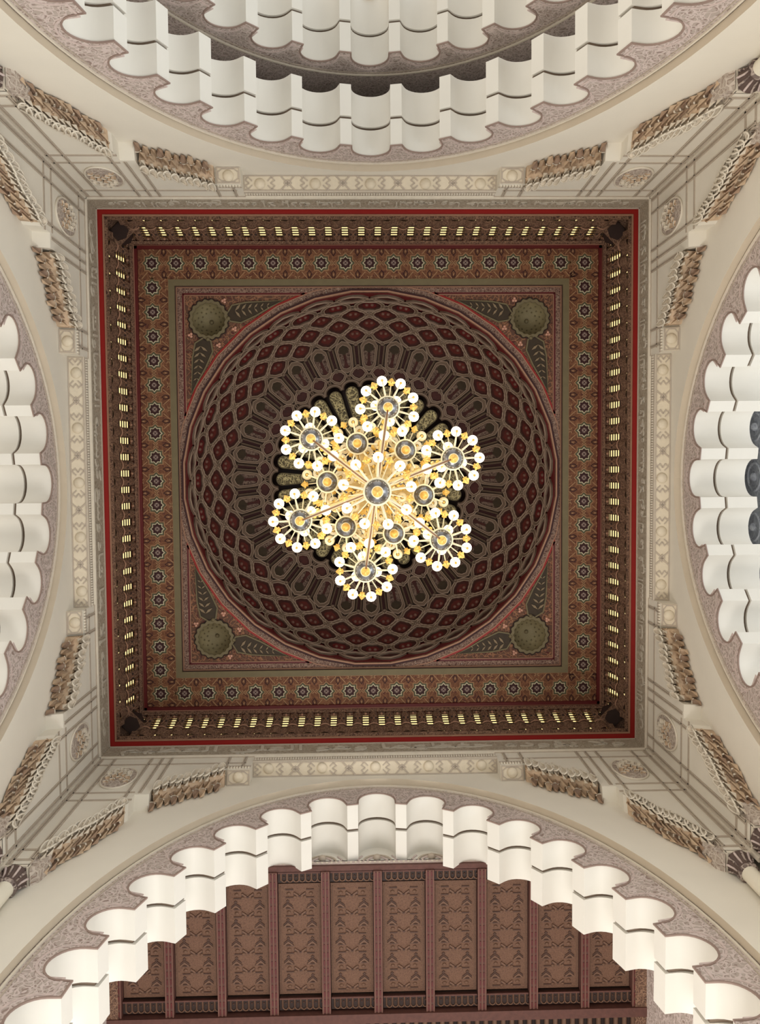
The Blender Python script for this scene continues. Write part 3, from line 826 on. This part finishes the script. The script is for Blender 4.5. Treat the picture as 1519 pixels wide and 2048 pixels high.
# ------------------------------------------------------------ the dome
DH = 3.6
def dome(th, ph, lift=0.0, base=0.0):
    """th around, ph up from the rim (degrees both); lift towards the inside"""
    t = math.radians(th); p = math.radians(ph)
    r = RR * math.cos(p); z = ZP + .02 + DH * math.sin(p) + base
    nr, nz = math.cos(p) / RR, math.sin(p) / DH; l = math.hypot(nr, nz); nr /= l; nz /= l
    r -= lift * nr; z -= lift * nz
    return (r * math.cos(t), r * math.sin(t), z)
shell_m = mat('dome_shell_brown', (64, 44, 34), vary=0.15)
ds = MB()
PHI = [0, 3, 6, 10, 14, 18, 22, 26, 30, 34, 38, 42, 46, 50, 52.6]
vs = []; seg = 128
for p in PHI:
    for j in range(seg): vs.append(dome(360 * j / seg, p))
fs = [(i * seg + j, i * seg + (j + 1) % seg, (i + 1) * seg + (j + 1) % seg, (i + 1) * seg + j) for i in range(len(PHI) - 1) for j in range(seg)]
ds.add(vs, [f for f in fs if f[0] < 4 * seg], cell_red, True); ds.add(vs, [f for f in fs if f[0] >= 4 * seg], shell_m, True)
# recess wall and upper vault
vs = []; PH2 = [52.6, 52.61, 58, 65, 72, 80, 89.9]; bs = [0, .35, .35, .35, .35, .35, .35]
for p, b_ in zip(PH2, bs):
    for j in range(seg): vs.append(dome(360 * j / seg, p, 0, b_))
ds.add(vs, [(i * seg + j, i * seg + (j + 1) % seg, (i + 1) * seg + (j + 1) % seg, (i + 1) * seg + j) for i in range(len(PH2) - 1) for j in range(seg)], wood_dark, True)
dm = ds.build('dome', kind='structure'); dm['label'] = 'dark carved dome with red shell above the chandelier'
lat = MB(); inn = MB(); lin = MB()
def dline(pts, w, lift, mt, mb, closed=True):
    mb.tube([dome(a, b, lift) for a, b in pts], w, mt, 5, closed)
def ribbon(pts_o, pts_i, lift, mb, mt):
    n = len(pts_o); vs = [dome(a, b, lift) for a, b in pts_o] + [dome(a, b, lift) for a, b in pts_i] + [dome(a, b, 0) for a, b in pts_o] + [dome(a, b, 0) for a, b in pts_i]
    fs = []
    for i in range(n):
        j = (i + 1) % n; fs += [(i, j, n + j, n + i), (i, j, 2 * n + j, 2 * n + i), (n + i, n + j, 3 * n + j, 3 * n + i)]
    mb.add(vs, fs, mt)
def fill(pts, c, lift, mb, mt):
    n = len(pts); mb.add([dome(a, b, lift) for a, b in pts] + [dome(c[0], c[1], lift)], [(i, (i + 1) % n, n) for i in range(n)], mt)
def cellring(c, shape, k=0.76, mt=cell, motif=True):
    o = [(c[0] + a, c[1] + b) for a, b in shape]; i_ = [(c[0] + a * k, c[1] + b * k) for a, b in shape]
    ribbon(o, i_, .05, lat, lattice)
    dline(o, .011, .055, outline, lin); dline(i_, .010, .055, outline, lin)
    fill(i_, c, .012, inn, mt)
    if motif:
        m_ = [(c[0] + .45 * a, c[1] + b * .45 + .12 * k) for a, b in shape]; fill(m_, (c[0], c[1] + .1), .03, inn, cell_red if c[1] < 15 else cell_mid)
        for e in (-1, 1):
            inn.ball(dome(c[0] + e * .9, c[1] - .5, .03), .05, cell_grey_s, 6, 4)
def knot(a, b):
    o = [(a + .62 * math.cos(t), b + .8 * math.sin(t)) for t in [2 * PI * i / 10 for i in range(10)]]
    lat.tube([dome(x, y, .055) for x, y in o], .022, lattice, 5, True)
    lin.tube([dome(a + .85 * math.cos(t), b + 1.05 * math.sin(t), .06) for t in [2 * PI * i / 10 for i in range(10)]], .008, outline, 4, True)
    inn.ball(dome(a, b, .03), .02, wood_dark, 6, 4)
cell_mid = mat('dome_cell_maroon', (86, 24, 15), vary=0.25, scale=7)
cell_grey_s = mat('cell_leaf_grey', (110, 74, 62), vary=0.15)
def quatre(a, b, n=24, e=.16):      # soft four-lobed outline
    return [((a * (1 - e + e * math.cos(4 * t))) * math.cos(t), (b * (1 - e + e * math.cos(4 * t))) * math.sin(t)) for t in [2 * PI * i / n for i in range(n)]]
def oval(a, b, n=24):               # long oval with cusped ends
    return [(a * math.copysign(abs(math.cos(t)) ** .8, math.cos(t)), b * math.copysign(abs(math.sin(t)) ** .75, math.sin(t)) * (1 + .08 * math.cos(6 * t))) for t in [2 * PI * i / n for i in range(n)]]
def diamond(a, b, n=32, p=1.45, sc=.03):   # rounded lozenge with a faintly scalloped outline
    return [(a * math.copysign(abs(math.cos(t)) ** (2 / p), math.cos(t)) * (1 + sc * math.cos(8 * t)), b * math.copysign(abs(math.sin(t)) ** (2 / p), math.sin(t)) * (1 + sc * math.cos(8 * t))) for t in [2 * PI * i / n for i in range(n)]]
ST = 11.25
for k in range(32):
    a = k * ST + ST / 2 - 5.625; h = a + ST / 2
    # rim half cells
    cellring((h, 5.2), diamond(5.2, 3.8), .74, cell, False)
    cellring((a, 12.6), oval(5.0, 4.6), .78, cell)
    cellring((h, 19.1), diamond(5.4, 5.4), .78, cell)
    cellring((a, 25.2), diamond(5.4, 5.4), .77, cell)
    cellring((h, 30.9), diamond(5.4, 4.9), .76, cell)
    for (x, y) in ((h, 12.6), (a, 18.6), (h, 25.2), (a, 31.0), (a, 6.2)): knot(x, y)
    # tall panel
    sh = [(-3.6, -4.5), (-2.2, -6.6), (0, -7.8), (2.2, -6.6), (3.6, -4.5), (3.5, 0), (3.2, 4.6), (2.4, 6.4), (0, 7.2), (-2.4, 6.4), (-3.2, 4.6), (-3.5, 0)]
    cellring((a, 41.0), sh, .76, cell_grey, False)
    c0 = (a, 41.0)
    # dark olive crown and stem inside the panel
    cr = [(a + x, 37.6 + y) for x, y in [(2.1 * math.cos(t) * (1 - .12 * math.cos(6 * t)), 2.6 * math.sin(t) * (1 - .12 * math.cos(6 * t))) for t in [2 * PI * i / 24 for i in range(24)]]]
    fill(cr, (a, 37.6), .035, inn, cell_olive)
    fill([(a - .55, 39.5), (a + .55, 39.5), (a + .6, 44), (a + 1.3, 46), (a, 46.7), (a - 1.3, 46), (a - .6, 44)], (a, 43), .034, inn, cell)
    # slot between panels
    sl = [(h - .75, 36.8), (h + .75, 36.8), (h + .8, 45.2), (h - .8, 45.2)]
    fill(sl, (h, 41), .03, inn, maroon)
    for e in (-1, 1): lat.tube([dome(h + e * 1.1, 36.2, .03), dome(h + e * 1.1, 45.6, .03)], .035, lattice, 5); lin.tube([dome(h + e * .85, 36.5, .06), dome(h + e * .85, 45.5, .06)], .01, outline, 4)
    knot(h, 35.4); knot(h, 46.3)
    cellring((h, 49.0), diamond(4.8, 3.2), .74, cell, False)
    knot(a, 50.2)
lat.build('lattice_ribs', dm); inn.build('coffers', dm); lin.build('lattice_outline', dm)
dm.children[0]['label'] = 'taupe interlaced ribs'
# petal rosette
scal = MB(); pet = MB()
for k in range(32):
    a = k * ST
    arc = [(a + 5.5 * math.cos(t), 54.6 - 3.0 * math.sin(t)) for t in [PI * i / 10 for i in range(11)]]
    scal.tube([dome(x, y, .04) for x, y in arc], .06, lattice, 6); scal.tube([dome(x, y - .4, .1) for x, y in arc], .012, outline, 4)
    o = [(a + 4.0 * math.cos(t), 57.0 - 2.6 * math.sin(t)) for t in [PI * i / 8 for i in range(9)]] + [(a - 3.6, 66), (a - 3.3, 76), (a + 3.3, 76), (a + 3.6, 66)]
    n_ = len(o)
    vs = [dome(x, y, .02, .02) for x, y in o] + [dome(x, y, 0, .3) for x, y in o]
    c = dome(a, 64, .02, .02)
    pet.add(vs + [c], [(i, (i + 1) % n_, 2 * n_) for i in range(n_)], petal_m); pet.add(vs, [(i, (i + 1) % n_, n_ + (i + 1) % n_, n_ + i) for i in range(n_)], wood_dark)
    pet.tube([dome(x, y, .03, .02) for x, y in o], .014, olive, 4, True)
scal.build('scalloped_edge', dm); pet.build('petal_rosette', dm)
q = MB(); q.ball((0, 0, ZP + DH + .1), .5, petal_m, 20, 10, (1, 1, .5)); q.build('crown_boss', dm)

# ------------------------------------------------------------ chandelier
CX, CY = -0.05, 0.06
ch = empty('chandelier', (CX, CY, 0)); tag(ch, 'huge gilded chandelier of lit globe clusters hanging below the dome', 'chandelier')
def mesh_of(mb, name):
    o = mb.build(name); me = o.data; bpy.data.objects.remove(o); return me
gl = MB(); gl.ball((0, 0, 0), .071, globe_m, 16, 10); GL = mesh_of(gl, 'globe')
sh_ = MB(); pr = [(.026, -.066), (.05, -.055), (.068, -.03), (.075, 0), (.066, .035), (.04, .062), (.0, .075)]
sh_.lathe(pr, shade_m, seg=20); sh_.lathe([(.026, -.066), (.03, -.02), (.02, .0), (0, .0)], shade_in, seg=16)
SH = mesh_of(sh_, 'glass_shade')
fi = MB(); fi.tube([(0, 0, 0), (0, 0, .05)], .02, gold_dk, 8)
fi.lathe([(.0, -.01), (.028, .0), (.022, .02), (.05, .045), (.03, .06), (.018, .085), (0, .105)], gold_dk, seg=24, star=.28, k=4)
FI = mesh_of(fi, 'finial')
def put(me, name, parent, loc, M=None):
    o = bpy.data.objects.new(name, me); COL.objects.link(o); o.parent = parent
    o.matrix_local = Matrix.Translation(loc) @ (M.to_4x4() if M else Matrix.Identity(4)); return o
def arm_mesh(r0, r1, dz0, dz1, wa, wb, mt):
    b = MB(); pts = [(r0 + (r1 - r0) * t, 0, dz0 + (dz1 - dz0) * t - .03 * math.sin(PI * t)) for t in [i / 6 for i in range(7)]]
    pts.append((r1 + .004, 0, dz1 + .03))
    b.tube(pts, [wa + (wb - wa) * min(1, i / 6) for i in range(8)], mt, 7)
    b.lathe([(0, -.012), (.016, -.005), (.02, .01), (.012, .03), (.02, .045)], gold_dk, (r1, 0, dz1 - .01), seg=10)
    return mesh_of(b, 'arm')
def dish(R, mt_d=silver):
    b = MB()
    b.lathe([(R * .98, 0.02), (R * .97, -.0), (R * .85, -R * .30), (R * .6, -R * .5), (R * .36, -R * .6)], mt_d, seg=32)
    b.lathe([(R * 1.0, .05), (R * 1.08, .03), (R * 1.1, .0), (R * 1.02, -.02), (R * .94, -.02)], pale, seg=32)
    b.lathe([(R * 1.02, .05), (R * .8, .12), (R * .4, .2), (.05, .26)], gold, seg=24)
    b.lathe([(R * .42, -R * .55), (R * .40, -R * .68), (R * .28, -R * .74), (R * .26, -R * .86), (R * .14, -R * .95), (0, -R * 1.0)], gold_dk, seg=20)
    b.lathe([(R * .44, -R * .56), (R * .47, -R * .62), (R * .40, -R * .68)], pale, seg=20)
    return b
def cluster(loc, R, n, ring, phase, nf=0, fring=0, upper=0, uring=0, mesh=None, lit=True, rot=0, aw=(.017, .009), name='lamp_cluster', parent=None):
    b = dish(R); c = b.build(name, ch); c.location = loc
    A = arm_mesh(R * .9, ring, .03, -.02, aw[0], aw[1], pale)
    nmx = 'globe' if lit else 'glass_shade'
    for k in range(n):
        a = phase + 2 * PI * k / n; Rm = Matrix.Rotation(a, 3, 'Z')
        put(A, 'arm', c, (0, 0, 0), Rm)
        put(mesh or GL, nmx, c, (ring * math.cos(a), ring * math.sin(a), .065), None)
    if nf:
        s_ = MB(); s_.tube([(R * .9, 0, .06), (fring, 0, .05)], .007, pale, 6); SM = mesh_of(s_, 'finial_stem')
        for k in range(nf):
            a = phase + 2 * PI * (k + .5) / nf; Rm = Matrix.Rotation(a, 3, 'Z')
            f = put(FI, 'finial', c, (fring * math.cos(a), fring * math.sin(a), .05), Rm @ Matrix.Rotation(PI / 2 + .25, 3, 'Y'))
            put(SM, 'finial_stem', c, (0, 0, 0), Rm)
    if upper:
        B_ = arm_mesh(.05, uring, .28, .22, .012, .008, pale)
        for k in range(upper):
            a = phase + .35 + 2 * PI * k / upper; Rm = Matrix.Rotation(a, 3, 'Z')
            put(B_, 'arm', c, (0, 0, 0), Rm)
            put(GL if lit else SH, nmx, c, (uring * math.cos(a), uring * math.sin(a), .30), None)
    return c
rad = math.radians
# lowest, central cluster
cl = cluster((0, 0.02, 10.86), .172, 9, .455, rad(-88), 9, .40, 0, 0, aw=(.02, .011)); cl['label'] = 'central lowest cluster with dark dish'
OUT = [rad(-81.7 + 60 * k) for k in range(6)]; MID = [rad(-51.7 + 60 * k) for k in range(6)]
ow = ['top', 'upper right', 'lower right', 'bottom', 'lower left', 'upper left']
for k, a in enumerate(OUT):
    c = cluster((1.125 * math.cos(a), 1.125 * math.sin(a), 11.28), .15, 9, .375, a + .35, 9, .31, 3, .17)
    c['label'] = 'outer cluster of lit globes, %s one' % ow[k]
for k, a in enumerate(MID):
    c = cluster((.705 * math.cos(a), .705 * math.sin(a), 12.0), .15, 7, .315, a + .2, 7, .29, 3, .2, mesh=SH, lit=False)
    c['label'] = 'middle cluster of unlit amber shades'
# upper tiers, half hidden behind the lower ones
for k, a in enumerate(OUT):
    cluster((.42 * math.cos(a + .1), .42 * math.sin(a + .1), 12.7), .1, 6, .25, a, 5, .2, 0, 0, mesh=SH, lit=False)
up_c = cluster((0, 0, 12.35), .16, 6, .5, rad(-81), 6, .4, 0, 0, aw=(.014, .008))
up_c['label'] = 'upper central ring of lit globes'
# body column, arms and rods
b = MB()
b.lathe([(.1, 11.05), (.13, 11.15), (.09, 11.3), (.16, 11.5), (.22, 11.62), (.16, 11.75), (.08, 11.9), (.12, 12.2), (.28, 12.4), (.2, 12.6), (.08, 12.8), (.1, 13.3), (.3, 13.5), (.14, 13.7), (.06, 14.2), (.12, 14.5), (.05, 14.7), (.03, 15.0)], gold, seg=28)
b.build('central_column', ch)
b = MB()
for i in range(66):
    z = 15.0 + .13 * i; sgn = i % 2
    b.tube([(.035 * math.cos(t) * (1 if sgn else 0), .035 * math.cos(t) * (0 if sgn else 1), z + .08 * math.sin(t)) for t in [2 * PI * j / 8 for j in range(8)]], .012, gold_dk, 5, True)
b.build('suspension_chain', ch)
def big_arm(r1, z0, z1, leaf, w):
    b = MB(); N = 14; pts = []; rs = []
    for i in range(N + 1):
        t = i / N; pts.append((.1 + (r1 - .1) * t, 0, z0 + (z1 - z0) * t + .12 * math.sin(PI * t))); rs.append(w * (1 + .22 * math.cos(i * 2.4)) * (1.25 - .55 * t))
    b.tube(pts, rs, gold, 8)
    for i in range(2, N - 1):
        if i * leaf % 2 < 1.2:
            p = pts[i]
            for e in (-1, 1): b.ball((p[0], e * rs[i] * 1.3, p[2]), .02, gold_dk if i % 3 == 0 else gold, 8, 5, (1.4, 1, .8))
    return mesh_of(b, 'branch')
BA = big_arm(1.08, 11.75, 11.45, 1, .045); BM = big_arm(.66, 12.35, 12.15, 1, .06)
rd = MB(); rd.tube([(.15, 0, 11.2), (1.10, 0, 11.17)], .011, rod_m, 6); RD = mesh_of(rd, 'tie_rod')
rp = MB(); rp.tube([(.15, 0, 11.24), (1.12, 0, 11.22)], .022, pale, 6); RP = mesh_of(rp, 'tie_tube')
for a in OUT:
    Rm = Matrix.Rotation(a, 3, 'Z'); put(BA, 'branch', ch, (0, 0, 0), Rm); put(RD, 'tie_rod', ch, (0, 0, 0), Rm); put(RP, 'tie_tube', ch, (0, 0, 0), Rm)
for a in MID: put(BM, 'branch', ch, (0, 0, 0), Matrix.Rotation(a, 3, 'Z'))

# ------------------------------------------------------------ neighbouring bay with the beamed wooden ceiling (bottom)
ZC = 16.0
def wood_bay(Y0, Y1, ZC, rz, nb, lab, full=True, ZT=None):
    """carved panels between beams; every beam and panel is a thing of its own"""
    pitch = 1.032
    # panel mesh
    p = MB(); hw = .42; L = Y1 - Y0 - .62
    p.box((-hw, Y0 + .3, ZC + .06), (hw, Y1 - .32, ZC + .1), cpanel)
    zf = ZC + .045
    mp = lambda x, y, z: (x, y, z)
    nrep = 5; st = (L - .36) / nrep
    for i in range(nrep + 1):
        y = Y0 + .52 + st * i
        for e in (-1, 1):
            p.stroke([(e * .28, y - .10), (e * .13, y - .10)], .022, zf, ZC + .06, mp, cgroove)
            p.stroke([(e * .28, y + .06), (e * .13, y + .06)], .022, zf, ZC + .06, mp, cgroove)
            p.stroke([(e * .115, y - .04), (e * .03, y + .02)], .03, zf - .01, ZC + .06, mp, crelief)
            p.ball((e * .22, y - .02, zf + .01), .04, crelief, 8, 5, (1.1, .8, .5)); p.ball((e * .1, y + .05, zf + .01), .035, crelief, 8, 5, (1.1, .8, .5))
            if i < nrep:
                p.stroke([(e * .32, y + st * .62), (e * .24, y + st * .44), (e * .15, y + st * .62)], .026, zf, ZC + .06, mp, cgroove)
                p.stroke([(e * .32, y + st * .72), (e * .24, y + st * .54), (e * .15, y + st * .72)], .03, zf - .01, ZC + .06, mp, crelief)
                p.prism([(e * .24 + .035, y + st * .36), (e * .24, y + st * .27), (e * .24 - .035, y + st * .36), (e * .24, y + st * .42)], zf, ZC + .06, mp, cgroove)
        p.stroke([(-.12, y - .0), (-.05, y), (0, y + .045), (.05, y), (.12, y)], .022, zf - .004, ZC + .06, mp, cgroove)
    for e in (-1, 1):
        p.stroke([(e * .38, Y0 + .36), (e * .38, Y1 - .38)], .012, zf, ZC + .06, mp, crelief)
    pme = p
    bm = MB()
    bm.box((-.085, Y0, ZC - .10), (.085, Y1, ZC + .1), beam_m)
    for e in (-.07, 0, .07): bm.box((e - .011, Y0, ZC - .112), (e + .011, Y1, ZC - .1), beam_l)
    for e in (-.035, .035):
        for i in range(int((Y1 - Y0) / .16)): bm.box((e - .012, Y0 + .16 * i + .03, ZC - .108), (e + .012, Y0 + .16 * i + .13, ZC - .1), dkred)
    # end arcade
    ar = MB()
    def arcade(y0, y1, z):
        ar.box((-hw, y0, z), (hw, y1, z + .1), wood_dark)
        for i in range(7):
            x = -hw + .06 + i * .12
            ar.tube([(x, y0 + .02, z - .01), (x, y1 - .05, z - .01)], .02, wood_brown, 6)
            ar.tube([(x + .06 + .05 * math.cos(t), y1 - .07 + .05 * math.sin(t), z - .015) for t in [PI * j / 6 for j in range(7)]], .014, wood_brown, 5)
            ar.ball((x + .06, y0 + .1, z), .022, cgroove, 6, 4)
        ar.box((-hw, y0 - .0, z - .03), (hw, y0 + .03, z + .05), beam_m)
    arcade(Y0 + .02, Y0 + .24, ZC - .02)
    ar2 = MB(); arm_ = ar; ar = ar2; arcade(Y1 - .3, Y1 - .04, ZC - .02); ar = arm_
    bme = ame = ame2 = pm = None
    for k in range(nb + 1):
        u = (k - nb / 2) * pitch
        if bme is None: o = bm.build('ceiling_beam', rot=rz); bme = o.data
        else: o = bpy.data.objects.new('ceiling_beam', bme); COL.objects.link(o); o.rotation_euler = (0, 0, rz)
        o.location = (math.cos(rz) * u, math.sin(rz) * u, 0)
        tag(o, lab[0] % ORD[k], 'beam', lab[2] + ' beams')
    for k in range(nb):
        u = (k - nb / 2 + .5) * pitch
        e = empty('ceiling_panel', (math.cos(rz) * u, math.sin(rz) * u, 0), rz)
        for (mb, nm_) in ((p, 'carved_board'), (ar, 'end_arcade'), (ar2, 'end_arcade')):
            if getattr(mb, 'me', None) is None: q = mb.build(nm_, e); mb.me = q.data
            else: q = bpy.data.objects.new(nm_, mb.me); COL.objects.link(q); q.parent = e
        tag(e, lab[1] % ORD[k], 'panel', lab[2] + ' panels')
ORD = ['first', 'second', 'third', 'fourth', 'fifth', 'sixth', 'seventh', 'eighth', 'ninth', 'tenth', 'eleventh', 'twelfth', 'thirteenth']
wood_bay(7.68, 10.56, ZC, 0.0, 10, ('reddish carved ceiling beam below the bright lower arch, %s from the left', 'carved brown wooden ceiling panel behind the lower arch, %s from the left', 'lower bay ceiling'))
bk = MB(); bk.box((-7, 7.6, 16.1), (7, 14, 16.2), wood_dark); bk.box((-7, 10.56, 15.85), (7, 10.75, 16.1), beam_m)
for i in range(60):
    x = -5.2 + i * .175; bk.tube([(x, 10.8, 15.99), (x, 11.3, 15.99)], .05, wood_brown, 6)
bk.box((-7, 11.35, 15.9), (7, 14, 16.1), wood_brown)
bko = bk.build('ceiling_lower_bay', kind='structure'); bko['label'] = 'dark timber boarding above the lower bay panels'
# white lintel with half rosettes and pink dotted trim
li = MB(); li.box((-5.0, 7.60, 16.03), (5.0, 7.68, 17.6), white); li.box((-5.3, 7.58, 15.93), (5.3, 7.68, 16.0), beam_m)
li.box((-5.3, 7.575, 16.0), (5.3, 7.6, 16.12), orn_edge)
for i in range(110):
    u = -5.2 + 10.4 * i / 109; li.box((u - .02, 7.565, 16.04), (u + .02, 7.58, 16.09), cream2)
for k in range(9):
    u = (k - 4) * 1.1
    for rr, mt_ in ((.28, taupe), (.2, orn_edge)): li.tube([(u + rr * math.cos(PI * j / 10), 7.59, 16.12 + rr * .9 * math.sin(PI * j / 10)) for j in range(11)], .022, mt_, 5)
    li.ball((u, 7.59, 16.26), .08, taupe, 12, 8)
    for e in (-1, 1): li.tube([(u + e * .3, 7.59, 16.35), (u + e * .4, 7.59, 16.2), (u + e * .33, 7.59, 16.12)], .018, orn_edge, 5)
lo_ = li.build('lintel'); tag(lo_, 'white lintel with half rosettes and pink dotted edge behind the lower arch', 'lintel')
# side walls of the lower bay
for s_, nm in ((-1, 'wall_bay_left'), (1, 'wall_bay_right')):
    b = MB(); x0, x1 = (5.36, 5.6)
    b.box((min(s_ * x0, s_ * x1), 7.62, 2), (max(s_ * x0, s_ * x1), 14, 16.1), orn)
    b.box((min(s_ * 5.13, s_ * x0), 7.62, 15.88), (max(s_ * 5.13, s_ * x0), 14, 16.1), wood_carved)
    o = b.build(nm, kind='structure'); o['label'] = 'carved side wall of the lower bay, %s side' % ('left' if s_ < 0 else 'right')
# roof closures of the other bays
b = MB(); b.box((-7, 7.6, 18.95), (7, 8.42, 19.1), orn_side); o = b.build('ceiling_upper_gap', rot=PI, kind='structure'); o['label'] = 'shaded vault between the two upper arches'
b = MB(); b.box((-7, 9.7, 17.3), (7, 13.5, 17.4), wood_carved)
for k in range(13): b.box((-6.2 + k * 1.03 - .09, 9.7, 17.16), (-6.2 + k * 1.03 + .09, 13.5, 17.3), dkred)
b.box((-7, 9.72, 17.1), (7, 9.9, 17.3), gold_dk)
o = b.build('ceiling_upper_bay', rot=PI, kind='structure'); o['label'] = 'red and gold timber ceiling glimpsed past the second upper arch'
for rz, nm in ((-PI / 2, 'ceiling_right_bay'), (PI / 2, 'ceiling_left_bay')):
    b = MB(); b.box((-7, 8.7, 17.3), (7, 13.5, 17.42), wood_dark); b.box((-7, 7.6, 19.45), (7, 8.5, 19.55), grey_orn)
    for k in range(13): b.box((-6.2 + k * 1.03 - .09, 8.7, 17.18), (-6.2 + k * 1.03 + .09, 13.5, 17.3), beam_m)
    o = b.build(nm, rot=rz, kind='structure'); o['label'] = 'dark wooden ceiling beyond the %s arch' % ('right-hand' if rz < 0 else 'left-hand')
